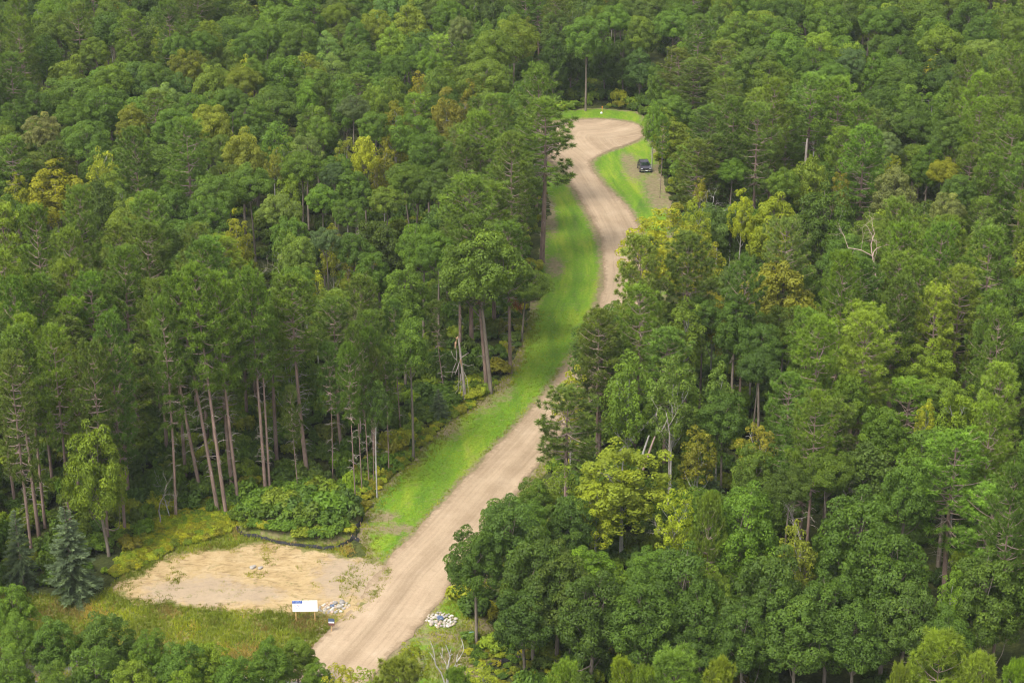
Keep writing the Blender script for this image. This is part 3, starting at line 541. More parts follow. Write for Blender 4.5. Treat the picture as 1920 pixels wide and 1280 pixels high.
for e in ENT:
    k, u, v, w, tone, H = e; mn = {'p': 15, 'w': 15, 'n': 9}.get(k, 8 if H < 12 else 10)
    while H > mn:
        y = at(u, v, H)[1]
        if not any(vb > v + .22 * max(w, wb) and vb < v + 230 and abs(ub - u) < (w + wb) * .40 and y < yb + 1.5 for (ub, vb, wb, yb) in done): break
        H -= .5
    e[5] = H; done.append((u, v, w, at(u, v, H)[1]))
for (k, u, v, w, tone, H) in ENT:
    if v > 900 and u > 850 and k == 'o': w *= 1.2; tone = {'mid': 'dark', 'bright': 'mid', 'dark': 'dark', 'deep': 'dark'}.get(tone, tone)  # front-right oaks: shade of that corner is put into darker leaf tones
    p = at(u, v, H * .99); dep = to_px(p)[2]; R = w / 2 / (FPX / dep)
    add_tree(KK[k], p[0], p[1], H, R, tone, var=8 + int(RNG.integers(3)) if (k == 'l' or (k == 'o' and (v > 880 or RNG.random() < .3))) else None)
for (k, u, v, w, tone, ut, vt, lab) in FEET:
    b = at(u, v); dep = to_px(b)[2]; s = FPX / dep
    # height: solve so that the projected top meets vt (same depth as the foot)
    H = 5.0
    for _ in range(40): H += (to_px((b[0], b[1], H))[1] - vt) / (s * .92)
    R = w / 2 / s; tx = (ut - u) / s
    add_tree(KK[k], b[0], b[1], H, R, tone, lean=(tx, 0), var=8 + int(RNG.integers(3)) if k == 'l' else None); TREES[-1]['full'] = k == 'l'
NM = len(TREES)
# pixel outline of what must stay open to view
VIS = np.array([(-20, 1108), (60, 1112), (150, 1118), (205, 1095), (250, 1045), (300, 1000), (330, 985), (430, 975), (450, 930), (560, 915), (660, 930), (690, 930), (720, 905), (765, 872), (828, 800), (900, 755), (958, 702), (985, 640), (1002, 560), (1012, 490), (1030, 400), (1045, 360), (1062, 350), (1080, 330), (1075, 290), (1045, 250), (1040, 210), (1120, 205), (1205, 212), (1212, 262), (1222, 300), (1245, 335), (1262, 390), (1225, 405), (1190, 405), (1160, 450), (1138, 470), (1128, 500), (1128, 560), (1092, 600), (1072, 660), (1035, 720), (1030, 790), (1005, 850), (980, 900), (935, 945), (895, 1000), (850, 1050), (850, 1110), (872, 1170), (905, 1195), (1000, 1222), (1180, 1230), (960, 1252), (760, 1222), (700, 1260), (590, 1222), (560, 1205), (400, 1190), (180, 1165), (-20, 1150)], float)
PINEZ = [(380, 640, 400, 250, .85), (120, 470, 150, 180, .8), (940, 280, 90, 180, .7), (1300, 130, 80, 140, .6), (1520, 210, 110, 70, .5), (1700, 520, 240, 150, .65), (1550, 690, 140, 140, .5), (1870, 250, 60, 140, .4), (1180, 560, 90, 100, .6), (1850, 800, 80, 120, .6), (620, 700, 150, 180, .6)]
def pine_prob(u, v):
    return next((q for a, b, rx, ry, q in PINEZ if ((u - a) / rx) ** 2 + ((v - b) / ry) ** 2 < 1), .05)
cells = []
step = 2.6
for gy in np.arange(118, 492, step):
    hw = gy * .262 + 14
    for gx in np.arange(-hw, hw, step): cells.append((gx + RNG.uniform(-1.2, 1.2), gy + RNG.uniform(-1.2, 1.2)))
cells = np.array(cells); RNG.shuffle(cells)
dc = sdf(clear_P, cells); dm = sdf(meadow_P, cells); cells = cells[(dc > 1.6) & (dm > 1.5)]
T = np.array(TAKEN)
cap = 4000; TK = np.zeros((cap, 3)); TK[:len(T)] = T; nT = len(T)
KEEP = []
for e in TREES:
    pt = to_px((e['x'], e['y'], e['H'])); big = e['tone'] in ('lime', 'yellow') and e['R'] > 3.8; KEEP.append((pt[0], pt[1], 2 * e['R'] * FPX / pt[2], pt[2], 1.15 if big else .62))
for (a_, b_, c_) in ((1652, 432, 24), (1506, 942, 14), (648, 420, 16), (470, 482, 16), (1412, 590, 13), (1258, 735, 16), (1348, 346, 15), (668, 590, 17), (1513, 262, 17), (1265, 960, 12), (855, 195, 14), (1215, 816, 8)):
    q_ = at(a_, b_, c_); KEEP.append((a_, b_ + (10 if a_ != 1513 else 14), 46, to_px(q_)[2], .62))
KEEP = np.array(KEEP)
def plane_z(v, y):
    b_ = -(v - 640) / FPX; return CAM_H + y * (-SP + b_ * CP) / (CP + b_ * SP)
for (x, y) in cells:
    # south of the side road only what the foreground shows is placed by hand
    pb = to_px((x, y, 8.0)); 
    if y < 152 and abs(x) < 60: continue
    uv = to_px((x, y, 18.)); pp = pine_prob(uv[0], uv[1] - 40); r_ = RNG.random()
    if r_ < pp: k = 'red_pine'; H = RNG.normal(24, 1.6); R = RNG.uniform(2.5, 3.4); tone = RNG.choice(['pine', 'pine', 'pined', 'pineb'])
    else:
        k = RNG.choice(['oak_tree'] * 13 + ['maple_tree', 'maple_tree', 'birch_tree', 'aspen_tree', 'white_pine' if RNG.random() < .3 else 'oak_tree'])
        H = {'oak_tree': 16.5, 'maple_tree': 16.5, 'birch_tree': 14.5, 'aspen_tree': 16.5, 'white_pine': 20}[k] * RNG.uniform(.86, 1.1); R = {'oak_tree': 4.2, 'maple_tree': 3.0, 'birch_tree': 2.5, 'aspen_tree': 2.8, 'white_pine': 3.0}[k] * RNG.uniform(.8, 1.22)
        tone = RNG.choice({'oak_tree': ['mid', 'mid', 'mid', 'dark', 'bright', 'deep', 'pale' if RNG.random() < .3 else 'mid'], 'maple_tree': ['mid', 'bright', 'dark'], 'birch_tree': ['olive', 'lime' if RNG.random() < .3 else 'mid', 'mid'], 'aspen_tree': ['mint', 'bright', 'mid'], 'white_pine': ['white']}[k])
    pk = to_px((x, y, H)); wk = 2 * R * FPX / pk[2]
    hit = (KEEP[:, 3] > pk[2]) & (np.abs(KEEP[:, 0] - pk[0]) < (KEEP[:, 2] + wk) * .40) & (pk[1] < KEEP[:, 1] + KEEP[:, 4] * KEEP[:, 2]) & (KEEP[:, 3] < pk[2] + 75)
    if hit.any():
        H2 = plane_z((KEEP[hit, 1] + KEEP[hit, 4] * KEEP[hit, 2]).max(), y)
        if H2 < 8.5: continue
        if k == 'red_pine' and H2 < 15: k = 'oak_tree'; tone = 'mid'
        H = min(H, H2); R = min(R, H * .3)
    dd = np.hypot(TK[:nT, 0] - x, TK[:nT, 1] - y)
    if (dd < (TK[:nT, 2] + R) * (.80 if k != 'red_pine' else .76)).any(): continue
    # keep the open ground in view
    tst = np.array([(x, y, H * .97), (x - R * .8, y, H * .75), (x + R * .8, y, H * .75), (x - R, y, H * .55), (x + R, y, H * .55), (x, y, H * .5), (x, y, H * .25), (x, y, .5), (x - R * .5, y, H * .35), (x + R * .5, y, H * .35)])
    q = to_px(tst)
    if inside(VIS, q[:, :2]).any(): continue
    if q[:, 1].min() > 1290: continue
    if k == 'red_pine' and abs(dc.min()) < 0: pass
    add_tree(k, x, y, H, R, str(tone), stuff=True); TK[nT] = (x, y, R); nT += 1
print('trees', len(TREES), 'manual', NM)

# individuals first by how large they show; the far rest of a kind is one stuff object
counts = {}
for t in TREES: t['show'] = t['R'] * t['H'] / max(1, to_px((t['x'], t['y'], t['H'] * .7))[2]) ** 2 + (1 if t['manual'] else 0)
indiv, rest = [], []
for t in sorted(TREES, key=lambda t: -t['show']):
    cat = KINDW[t['kind']][1]; n = counts.get(cat, 0)
    if n < 295: counts[cat] = n + 1; indiv.append(t)
    else: rest.append(t)
print('individual', len(indiv), counts, 'rest', len(rest))
SIZEW = lambda t: ('tall ' if t['H'] > {'red_pine': 25.2, 'bare_pine': 99, 'thin_pine': 99}.get(t['kind'], 17.6) else 'low ' if t['H'] < {'red_pine': 22.6, 'bare_pine': 0, 'thin_pine': 0}.get(t['kind'], 14) else '')
BROAD = ('oak_tree', 'maple_tree', 'birch_tree', 'aspen_tree')
def scales(t):      # trunk z scale, crown z scale, crown lift: a narrow broadleaf keeps a round crown instead of a stretched one
    tm, cm, PH, PR = PROTO[t['kind']][t['var']]; sx = t['R'] / PR; sz = t['H'] / PH
    if t['kind'] not in BROAD or (t.get('full') and t['H'] > 99): return sx, sz, sz, 0.0
    cz = min(sz, sx * (1.08 if t['kind'] == 'oak_tree' and t['var'] < 8 else (1.45 if t.get('full') else 1.12) if t['kind'] == 'oak_tree' else 1.25)); return sx, cz, cz, t['H'] - PH * cz
def make_tree(t):
    tm, cm, PH, PR = PROTO[t['kind']][t['var']]
    kw, cat = KINDW[t['kind']]; p = np.array((t['x'], t['y'], 0))
    wide = 'broad ' if t['R'] / t['H'] > .26 and 'pine' not in t['kind'] else 'slim ' if t['R'] / t['H'] < .17 and 'pine' not in t['kind'] else ''
    label = t['label']; nth = 0
    while not label or (label in USED and nth < 9):
        label = f"{SIZEW(t)}{wide}{TONE_WORD[t['tone']]} {kw} {where(p, nth % 3, nth > 2)}"; nth += 1
        if len(label.split()) > 16: label = f"{TONE_WORD[t['tone']]} {kw} {where(p, (nth - 1) % 3, nth > 3)}"
    USED[label] = 1
    root = thing(t['kind'], label, cat, (t['x'], t['y'], 0), 0, GROUPN[t['kind']])
    sx, sz, cz_, lift = scales(t)
    lx = math.atan2(t['lean'][0], t['H']); root.rotation_euler = (0, lx, 0)
    for nm, me in (('trunk', tm), ('crown', cm)):
        o = mobj(nm, me, root); o.rotation_euler = (0, 0, t['rz']); o.scale = (sx, sx, sz)
        if nm == 'crown': o['tint'] = [float(c) for c in t['col']]; o.scale = (sx, sx, cz_)
        o.location = (0, 0, lift)
    t['crown_o'] = o; t['root'] = root
    return root
for t in indiv: make_tree(t)

# ------------------------------------------------------------------ mound, shrubs, undergrowth
def make_shrub(x, y, z, R, H, tone, label, group='shrubs at the forest edge', var=None):
    tm, cm, PH, PR = PROTO['shrub'][int(RNG.integers(4)) if var is None else var]
    root = thing('shrub', label, 'shrub', (x, y, z), 0, group); rz = RNG.uniform(0, 6.28); col = jit(tone)
    for nm, me in (('stem', tm), ('foliage', cm)):
        o = mobj(nm, me, root); o.rotation_euler = (0, 0, rz); o.scale = (R / PR, R / PR, H / PH)
        if nm == 'foliage': o['tint'] = [float(c) for c in col]
    return root
mc = at(562, 985)[:2]
def mound_h(x, y):
    dx = (x - mc[0]) / 6.6; dy = (y - mc[1] - 1.2) / 4.3; return 1.55 * np.exp(-(dx ** 2) ** 1.3 - (dy ** 2) ** 1.2)
def m_soil(nt, p):
    P = pos(nt); a = ramp(nt, noise_tex(nt, P, 1.4, 6, .7), [(.3, (.12, .085, .055)), (.55, (.21, .155, .10)), (.7, (.27, .205, .135))])
    g = ramp(nt, noise_tex(nt, P, 3, 4), [(.3, (.07, .10, .02)), (.7, (.14, .17, .03))])
    nt.links.new(mix(nt, mrange(nt, noise_tex(nt, P, .8, 6, .8), .34, .54), a, g), p.inputs['Base Color'])
    bp = N(nt, 'ShaderNodeBump'); bp.inputs['Distance'].default_value = .2; nt.links.new(noise_tex(nt, P, 2, 6), bp.inputs['Height']); nt.links.new(bp.outputs[0], p.inputs['Normal'])
M['soil'] = mat('bare_soil', m_soil, rough=1, spec=.1)
MOUND = poly_ground([(444, 1000), (500, 1012), (590, 1026), (640, 1024), (668, 1000), (684, 965), (660, 935), (560, 915), (480, 935), (440, 970)])
sheet('soil_mound', smooth_poly(MOUND), .35, .012, [M['soil']], .25, relief=lambda p, d: mound_h(p[:, 0], p[:, 1]) * np.clip(-d / 1.0, 0, 1) + .05 * nz(p[:, 0], p[:, 1], 1.1, 3) * np.clip(-d, 0, 1), kind='structure')
for i, (u, v, R, H, tn) in enumerate([(530, 1004, 1.2, 1.2, 'mid'), (565, 1012, 1.1, 1.0, 'bright'), (590, 1014, 1.1, 1.1, 'mid'), (620, 1010, 1.2, 1.2, 'mid'), (580, 988, 1.7, 1.9, 'mid'), (545, 972, 1.8, 2.0, 'bright'), (615, 975, 1.8, 2.1, 'mid'), (485, 970, 1.6, 1.8, 'mid'), (640, 960, 1.6, 2.2, 'dark'), (570, 965, 1.8, 2.2, 'dark'), (470, 972, 1.5, 1.6, 'mid'), (500, 985, 1.5, 1.5, 'dark'), (492, 958, 1.5, 1.9, 'mid'), (520, 968, 1.6, 2.0, 'bright'), (530, 990, 1.5, 1.7, 'mid'), (548, 955, 1.7, 2.2, 'mid'), (560, 980, 1.7, 2.0, 'dark'), (575, 1000, 1.3, 1.3, 'mid'),
        (585, 950, 1.6, 2.4, 'bright'), (598, 972, 1.8, 2.1, 'mid'), (612, 994, 1.6, 1.5, 'dark'), (622, 955, 1.6, 2.3, 'bright'), (636, 976, 1.5, 1.9, 'mid'), (640, 1000, 1.2, 1.2, 'mid'), (655, 962, 1.3, 1.8, 'dark'), (664, 980, 1.1, 1.5, 'deep'), (455, 985, 1.2, 1.2, 'mid'), (462, 995, .8, .7, 'bright'), (478, 997, .9, .9, 'mid'), (495, 1000, .8, .8, 'lime'), (512, 1003, 1.0, 1.0, 'mid'), (445, 978, 1.0, 1.2, 'mid'), (655, 1002, .8, .7, 'lime'),  (600, 1008, 1.0, .9, 'bright'), (545, 1003, 1.0, .9, 'mid'), (510, 945, 1.3, 1.7, 'mid'), (565, 932, 1.5, 2.0, 'mid'), (605, 930, 1.5, 2.0, 'bright')]):
    p = at(u, v); z = float(mound_h(p[0], p[1])) * .8
    make_shrub(p[0], p[1], z, R, H, tn, f"{TONE_WORD[tn]} leafy shrub {['low', 'knee-high', 'waist-high', 'head-high'][min(3, int(H * 1.6))]} on the mound, {['left end', 'left of centre', 'centre', 'right of centre', 'right end'][min(4, int((u - 440) / 46))]}, {'front slope' if v > 985 else 'crest' if v > 955 else 'back slope'}", 'shrubs covering the soil mound')
EDGE = [(1250, 330), (1240, 300), (1262, 360), (1275, 395), (1225, 245), (1222, 262), (1050, 206), (1075, 204), (1160, 202), (1190, 206), (1212, 215), (760, 830), (780, 800), (735, 850), (800, 790), (720, 875), (880, 745), (905, 735), (935, 700), (700, 885), (790, 760), (760, 800), (820, 770), (970, 610), (985, 560), (960, 640), (1000, 505), (270, 1000), (240, 1030), (360, 950), (330, 940), (250, 960), (220, 1010), (470, 920), (540, 905), (880, 1200), (930, 1212), (1010, 1222), (1130, 1232), (1230, 1236), (1330, 1245), (870, 1120), (868, 1085), (935, 1000), (890, 1150)]
EDGE_N = [l for l in LM]
for i, (u, v) in enumerate(EDGE):
    p = at(u, v); tn = ['mid', 'lime', 'bright', 'olive', 'dark'][i % 5]; R = RNG.uniform(.9, 1.7)
    lab = f"{TONE_WORD[tn]} shrub {where(p)}"; n = 1
    while lab in USED and n < 4: lab = f"{TONE_WORD[tn]} shrub {where(p, n)}"; n += 1
    USED[lab] = 1; r = make_shrub(p[0], p[1], 0, R, R * RNG.uniform(.8, 1.3), tn, lab); shrub_src = r

def scatter_stuff(name, label, cat, pts, tints, scl, srcs, choice, rzs=None):
    me = bpy.data.meshes.new(name); n = len(pts); me.vertices.add(n); me.vertices.foreach_set('co', np.asarray(pts, float).ravel())
    def A(nm, ty, vals, fld='value'): a = me.attributes.new(nm, ty, 'POINT'); a.data.foreach_set(fld, np.array(vals, float if ty != 'INT' else int).ravel())
    A('tint', 'FLOAT_VECTOR', tints, 'vector'); A('proto', 'INT', choice); A('rz', 'FLOAT', RNG.uniform(0, 6.28, n) if rzs is None else rzs); A('scl', 'FLOAT_VECTOR', scl, 'vector')
    fo = mobj(name, me, kind='stuff', label=label, category=cat)
    ng = bpy.data.node_groups.new(name, 'GeometryNodeTree'); ng.interface.new_socket('Geometry', in_out='INPUT', socket_type='NodeSocketGeometry'); ng.interface.new_socket('Geometry', in_out='OUTPUT', socket_type='NodeSocketGeometry')
    gi = ng.nodes.new('NodeGroupInput'); go = ng.nodes.new('NodeGroupOutput'); J = ng.nodes.new('GeometryNodeJoinGeometry'); L = ng.links.new
    def named(nm, ty): a = ng.nodes.new('GeometryNodeInputNamedAttribute'); a.data_type = ty; a.inputs[0].default_value = nm; return [o for o in a.outputs if o.enabled][0]
    pr, rzv, sc = named('proto', 'INT'), named('rz', 'FLOAT'), named('scl', 'FLOAT_VECTOR'); cb = ng.nodes.new('ShaderNodeCombineXYZ'); L(rzv, cb.inputs[2])
    for ki, so in srcs:
        cmp_ = ng.nodes.new('FunctionNodeCompare'); cmp_.data_type = 'INT'; cmp_.operation = 'EQUAL'
        ia = [i for i in cmp_.inputs if i.enabled]; L(pr, ia[0]); ia[1].default_value = ki
        oi = ng.nodes.new('GeometryNodeObjectInfo'); oi.transform_space = 'ORIGINAL'; oi.inputs[0].default_value = so
        ip = ng.nodes.new('GeometryNodeInstanceOnPoints'); L(gi.outputs[0], ip.inputs['Points']); L(cmp_.outputs[0], ip.inputs['Selection']); L(oi.outputs['Geometry'], ip.inputs['Instance']); L(cb.outputs[0], ip.inputs['Rotation']); L(sc, ip.inputs['Scale'])
        L(ip.outputs[0], J.inputs[0])
    L(J.outputs[0], go.inputs[0]); md = fo.modifiers.new('scatter', 'NODES'); md.node_group = ng
    return fo
# the far rest of the wood
src = {}
for t in indiv: src.setdefault((t['kind'], t['var']), t)
rest = [t for t in rest if (t['kind'], t['var']) in src]
if rest:
    keys = sorted({(t['kind'], t['var']) for t in rest}); pp, tt, ss, cc = [], [], [], []
    for t in rest:
        sx, sz, cz_, lift = scales(t); ki = keys.index((t['kind'], t['var'])) * 2
        for q, (z, sc_) in enumerate(((lift, sz), (lift, cz_))): pp.append((t['x'], t['y'], z)); tt.append(t['col']); ss.append((sx, sx, sc_)); cc.append(ki + q)
    srcs = []
    for i, k in enumerate(keys):
        for ch in src[k]['root'].children: srcs.append((i * 2 + (1 if ch.name.startswith('crown') else 0), ch))
    rz_all = np.repeat([t['rz'] for t in rest], 2)
    scatter_stuff('distant_forest', 'far wood of mixed oaks and pines filling the top of the view', 'forest', pp, tt, ss, srcs, cc, rz_all)
# undergrowth inside the wood, thick near its edges
shr = {}
for o in C.objects:
    if o.parent and o.name.startswith('foliage'): shr.setdefault(o.data.name, o)
shr = list(shr.values())
cand = np.column_stack([RNG.uniform(-85, 95, 26000), RNG.uniform(150, 420, 26000)])
dcl = np.minimum(sdf(clear_P, cand), sdf(meadow_P, cand)); dmo = sdf(MOUND, cand)
keepp = (dcl > .3) & (dmo > 0) & (RNG.random(len(cand)) < np.where(dcl < 26, .62, .10)); cand = cand[keepp]; dcl = dcl[keepp]
q = to_px(np.column_stack([cand, np.full(len(cand), 2.)])); ok = (q[:, 0] > -60) & (q[:, 0] < 1980) & (q[:, 1] < 1330); ok &= ~inside(VIS, q[:, :2]); cand = cand[ok]; dcl = dcl[ok]
n = len(cand); sz = RNG.uniform(.7, 1.5, n) * np.where(dcl < 2.5, .6, 1.25)
tl = ['mid', 'dark', 'deep', 'bright', 'olive', 'lime']; tint = np.array([jit(tl[int(i)]) for i in np.where(dcl < 3.5, RNG.integers(0, 6, n), RNG.integers(0, 4, n))])
scatter_stuff('undergrowth', 'leafy green undergrowth of bracken and saplings under the trees', 'undergrowth', np.column_stack([cand, np.zeros(n)]), tint, np.column_stack([sz, sz, sz * RNG.uniform(.5, 1.5, n)]), list(enumerate(shr)), RNG.integers(0, len(shr), n))
print('undergrowth', n)

def zone(poly, n, szr, tones_, name, label, hs=(.5, .9)):
    Pz = poly_ground(poly); lo, hi = Pz.min(0), Pz.max(0); c = np.column_stack([RNG.uniform(lo[0], hi[0], n), RNG.uniform(lo[1], hi[1], n)]); c = c[inside(Pz, c) & (sdf(sand_P, c) > .2) & (sdf(road_P, c) > 1)]; m = len(c)
    sz = RNG.uniform(*szr, m); scatter_stuff(name, label, 'undergrowth', np.column_stack([c, np.zeros(m)]), np.array([jit(tones_[int(i)]) for i in RNG.integers(0, len(tones_), m)]), np.column_stack([sz, sz, sz * RNG.uniform(*hs, m)]), list(enumerate(shr)), RNG.integers(0, len(shr), m))
zone([(205, 1085), (235, 1030), (290, 975), (330, 935), (445, 935), (450, 985), (400, 1010), (330, 1025), (270, 1060)], 1500, (.35, .7), ['lime', 'yellow', 'olive', 'bright', 'lime'], 'fern_bed', 'yellow green ferns and weeds between the bare-stemmed pines and the sand')
zone([(684, 960), (716, 905), (766, 868), (830, 798), (900, 750), (935, 715), (880, 700), (800, 745), (740, 800), (670, 880), (655, 940)], 2600, (.35, .75), ['lime', 'olive', 'mid', 'bright', 'olive'], 'bracken_bed', 'low green bracken under the trees along the left side of the verge')
zone([(870, 1190), (935, 1215), (1040, 1228), (1180, 1240), (1400, 1262), (1400, 1300), (1000, 1300), (880, 1240)], 700, (.3, .6), ['olive', 'mid', 'lime', 'dark'], 'ground_weeds', 'scattered low weeds on the dim ground below the right front oaks')

# grass and weeds as real blades in the rough places
M['blade'] = foliage('grass_blade', .3, (1.4, 1.2, .8), .7)
def tint_of(o, t): o['tint'] = [float(c) for c in jit(t, 0)]
def grass_obj(name, label, pts, hgt, tone, nb=5, wid=.035, spread=.35):
    mb = MB(); n = len(pts); P = np.repeat(pts, nb, 0) + RNG.normal(size=(n * nb, 2)) * .10; h = np.repeat(hgt, nb) * RNG.uniform(.6, 1.2, n * nb)
    d = unit(RNG.normal(size=(n * nb, 3)) * spread + (0, 0, 1)); v = np.repeat(np.clip(.5 + nz(pts[:, 0], pts[:, 1], .35, 8) * .9, 0, 1), nb)
    blades(mb, np.column_stack([P, np.full(len(P), .01)]), d, h, wid, RNG, 0, np.clip(v + RNG.normal(size=len(v)) * .12, 0, 1))
    o = mobj(name, mb.mesh(name, [M['blade']]), kind='stuff', label=label, category='grass'); tint_of(o, tone); return o
lo, hi = meadow_P.min(0), meadow_P.max(0)
pts = np.column_stack([RNG.uniform(lo[0], hi[0], 30000), RNG.uniform(lo[1], hi[1], 30000)]); pts = pts[inside(meadow_P, pts)]; ds = sdf(sand_P, pts); dr_ = sdf(road_P, pts); pts = pts[(ds > -.4 + .8 * RNG.random(len(pts)) ** 2) & (dr_ > .3) & (sdf(MOUND, pts) > -.8)]
dryk = nz(pts[:, 0], pts[:, 1], .3, 12) + .25 * RNG.normal(size=len(pts)) > .22
grass_obj('dry_grass', 'patches of straw coloured dry grass in the meadow', pts[dryk], RNG.uniform(.2, .5, dryk.sum()), 'straw'); pts = pts[~dryk]
grass_obj('meadow_grass', 'long rough grass of the meadow below the sandy clearing', pts, RNG.uniform(.2, .55, len(pts)), 'grassy')
lo, hi = grass_P.min(0), grass_P.max(0)
pts = np.column_stack([RNG.uniform(lo[0], hi[0], 90000), RNG.uniform(lo[1], min(hi[1], 250), 90000)]); dg = -sdf(grass_P, pts); dr_ = sdf(road_P, pts); k = (dg > 0) & (dr_ > .25) & (dg < 2.2 * RNG.random(len(pts)) + .2) | ((dg > 0) & (dr_ > .3) & (dr_ < .9 * RNG.random(len(pts)) + .2) & (RNG.random(len(pts)) < .35)) | ((dg > 0) & (dr_ > .3) & (pts[:, 0] > -8) & (pts[:, 1] < 185) & (dr_ > 2 * RNG.random(len(pts)))); k2 = (dg > 0) & (dr_ > .3) & ~k & (RNG.random(len(pts)) < .6); inner = pts[k2]; pts = pts[k]
grass_obj('verge_weeds', 'taller weeds and grass tufts along the edges of the mown verge', pts, RNG.uniform(.12, .38, len(pts)), 'grassy')
grass_obj('verge_grass', 'short mown grass blades of the roadside verge', inner, RNG.uniform(.06, .14, len(inner)), 'grassy', nb=4, wid=.03, spread=.6)
lo, hi = sand_P.min(0), sand_P.max(0)
pts = np.column_stack([RNG.uniform(lo[0], hi[0], 2600), RNG.uniform(lo[1], hi[1], 2600)]); ds = -sdf(sand_P, pts); cl = nz(pts[:, 0], pts[:, 1], .45, 5); pts = pts[(ds > 0) & ((cl > .28) | (ds < 1.4 * RNG.random(len(pts)))) ]
pts = np.repeat(pts, 5, 0) + RNG.normal(size=(len(pts) * 5, 2)) * .16
grass_obj('sand_weeds', 'sparse weed tufts growing out of the bare sand', pts, RNG.uniform(.08, .28, len(pts)), 'olive')

# ------------------------------------------------------------------ billboard and small sign
M['sign_white'] = mat('sign_white', col=(.82, .82, .84), rough=.8); M['sign_blue'] = mat('sign_blue', col=(.035, .09, .42), rough=.35); M['ink_blue'] = mat('ink_blue', col=(.10, .17, .50), rough=.4)
M['ink_red'] = mat('ink_red', col=(.45, .14, .26), rough=.4); M['ink_light'] = mat('ink_light', col=(.50, .66, .85), rough=.4); M['post_wood'] = mat('post_wood', bark((.42, .25, .09), (.60, .40, .18), 5)); M['slate_blue'] = mat('slate_blue', col=(.07, .10, .17), rough=.4); M['brown_paint'] = mat('brown_paint', col=(.16, .07, .065), rough=.5)
M['metal'] = mat('galvanised', col=(.35, .38, .42), rough=.4, metal=.6); M['black_cloth'] = mat('silt_cloth', col=(.018, .018, .020), rough=.75)
b = at(573, 1164)
bb = thing('billboard', 'wide white billboard with a small blue header on two wooden posts by the sand', 'sign', (b[0], b[1], 0), math.radians(1.5))
mb = MB(); box(mb, (0, 0, 1.70), (2.44, .03, 1.22)); box(mb, (0, .03, 1.14), (2.44, .04, .05)); box(mb, (0, .03, 2.26), (2.44, .04, .05)); mobj('panel', mb.mesh('panel', [M['sign_white']]), bb)
for x in (-.92, .92):
    mb = MB(); box(mb, (0, .065, .98), (.10, .09, 2.56)); o = mobj('post', mb.mesh('post', [M['post_wood']]), bb, (x, 0, 0))
mb = MB(); box(mb, (-.725, -.019, 2.155), (.97, .008, .29)); mobj('header', mb.mesh('header', [M['sign_blue']]), bb)
def strokes(rows, y, name, par, m):
    mb = MB(); r2 = np.random.default_rng(5)
    for (x0, x1, z, h) in rows:
        x = x0
        while x < x1:
            w = min(r2.uniform(.035, .075), x1 - x) ; kind = r2.integers(4)
            if kind == 0: box(mb, (x + .008, y, z), (.014, .006, h)); box(mb, (x + w * .5, y, z + h * .43), (w * .55, .006, h * .16)); box(mb, (x + w * .5, y, z), (w * .5, .006, h * .14))
            elif kind == 1: box(mb, (x + .008, y, z), (.014, .006, h)); box(mb, (x + w * .7, y, z), (.014, .006, h)); box(mb, (x + w * .38, y, z), (w * .6, .0055, h * .15))
            elif kind == 2: box(mb, (x + w * .4, y, z), (.014, .006, h)); box(mb, (x + w * .4, y, z + h * .44), (w * .7, .0055, h * .14))
            else: box(mb, (x + .008, y, z), (.014, .006, h)); box(mb, (x + w * .42, y, z - h * .43), (w * .6, .0055, h * .14))
            x += w + (.05 if r2.random() < .18 else .006)
    return mobj(name, mb.mesh(name, [M[m]]), par)
strokes([(-1.13, -.34, 2.215, .10), (-1.08, -.40, 2.085, .09)], -.027, 'header_lettering', bb, 'ink_light')
strokes([(-1.02, -.42, 1.83, .075)], -.019, 'red_lettering', bb, 'ink_red')
strokes([(-.93, -.52, 1.69, .075), (-1.10, -.32, 1.43, .045), (-1.12, -.32, 1.29, .07), (-1.05, -.40, 1.53, .04)], -.019, 'blue_lettering', bb, 'ink_blue')
b = at(622, 1184)
ys = thing('yard_sign', 'small slate blue yard sign with a white band on a stake by the road', 'sign', (b[0], b[1], 0), math.radians(-4))
mb = MB(); box(mb, (0, 0, 1.27), (.60, .03, .42)); mobj('panel', mb.mesh('panel', [M['slate_blue']]), ys)
mb = MB(); box(mb, (0, -.02, 1.07), (.54, .012, .15)); mobj('white_band', mb.mesh('white_band', [M['sign_white']]), ys)
mb = MB(); box(mb, (-.27, 0, .86), (.05, .035, .38)); box(mb, (.27, 0, .86), (.05, .035, .38)); box(mb, (0, 0, .70), (.49, .034, .05)); box(mb, (0, 0, .90), (.49, .02, .26)); mobj('frame', mb.mesh('frame', [M['brown_paint']]), ys)
mb = MB(); box(mb, (0, 0, .24), (.045, .03, .86)); mobj('stake', mb.mesh('stake', [M['post_wood']]), ys)

# ------------------------------------------------------------------ stones round the two culvert ends
def stone_mesh(seed):
    r = np.random.default_rng(seed); import bmesh
    bm = bmesh.new(); bmesh.ops.create_icosphere(bm, subdivisions=2, radius=.5)
    for v in bm.verts:
        n_ = mnoise.noise(v.co * 2.1 + Vector((seed * 3.1, 0, 0))); v.co *= 1 + .38 * n_; v.co.z *= .72; v.co.x *= 1.15
    me = bpy.data.meshes.new('stone'); bm.to_mesh(me); bm.free(); return me
def m_stone(c):
    def b(nt, p): nt.links.new(ramp(nt, noise_tex(nt, objc(nt), 3, 5), [(.3, tuple(x * .75 for x in c)), (.7, c)]), p.inputs['Base Color'])
    return b
SM = []
for i, c in enumerate([(.45, .40, .34), (.35, .32, .28), (.44, .33, .27), (.27, .25, .23), (.52, .48, .43), (.40, .34, .25)]):
    m = mat('fieldstone', m_stone(c), rough=.85)
    for k in range(2):
        me = stone_mesh(i * 2 + k); me.materials.append(m); SM.append(me)
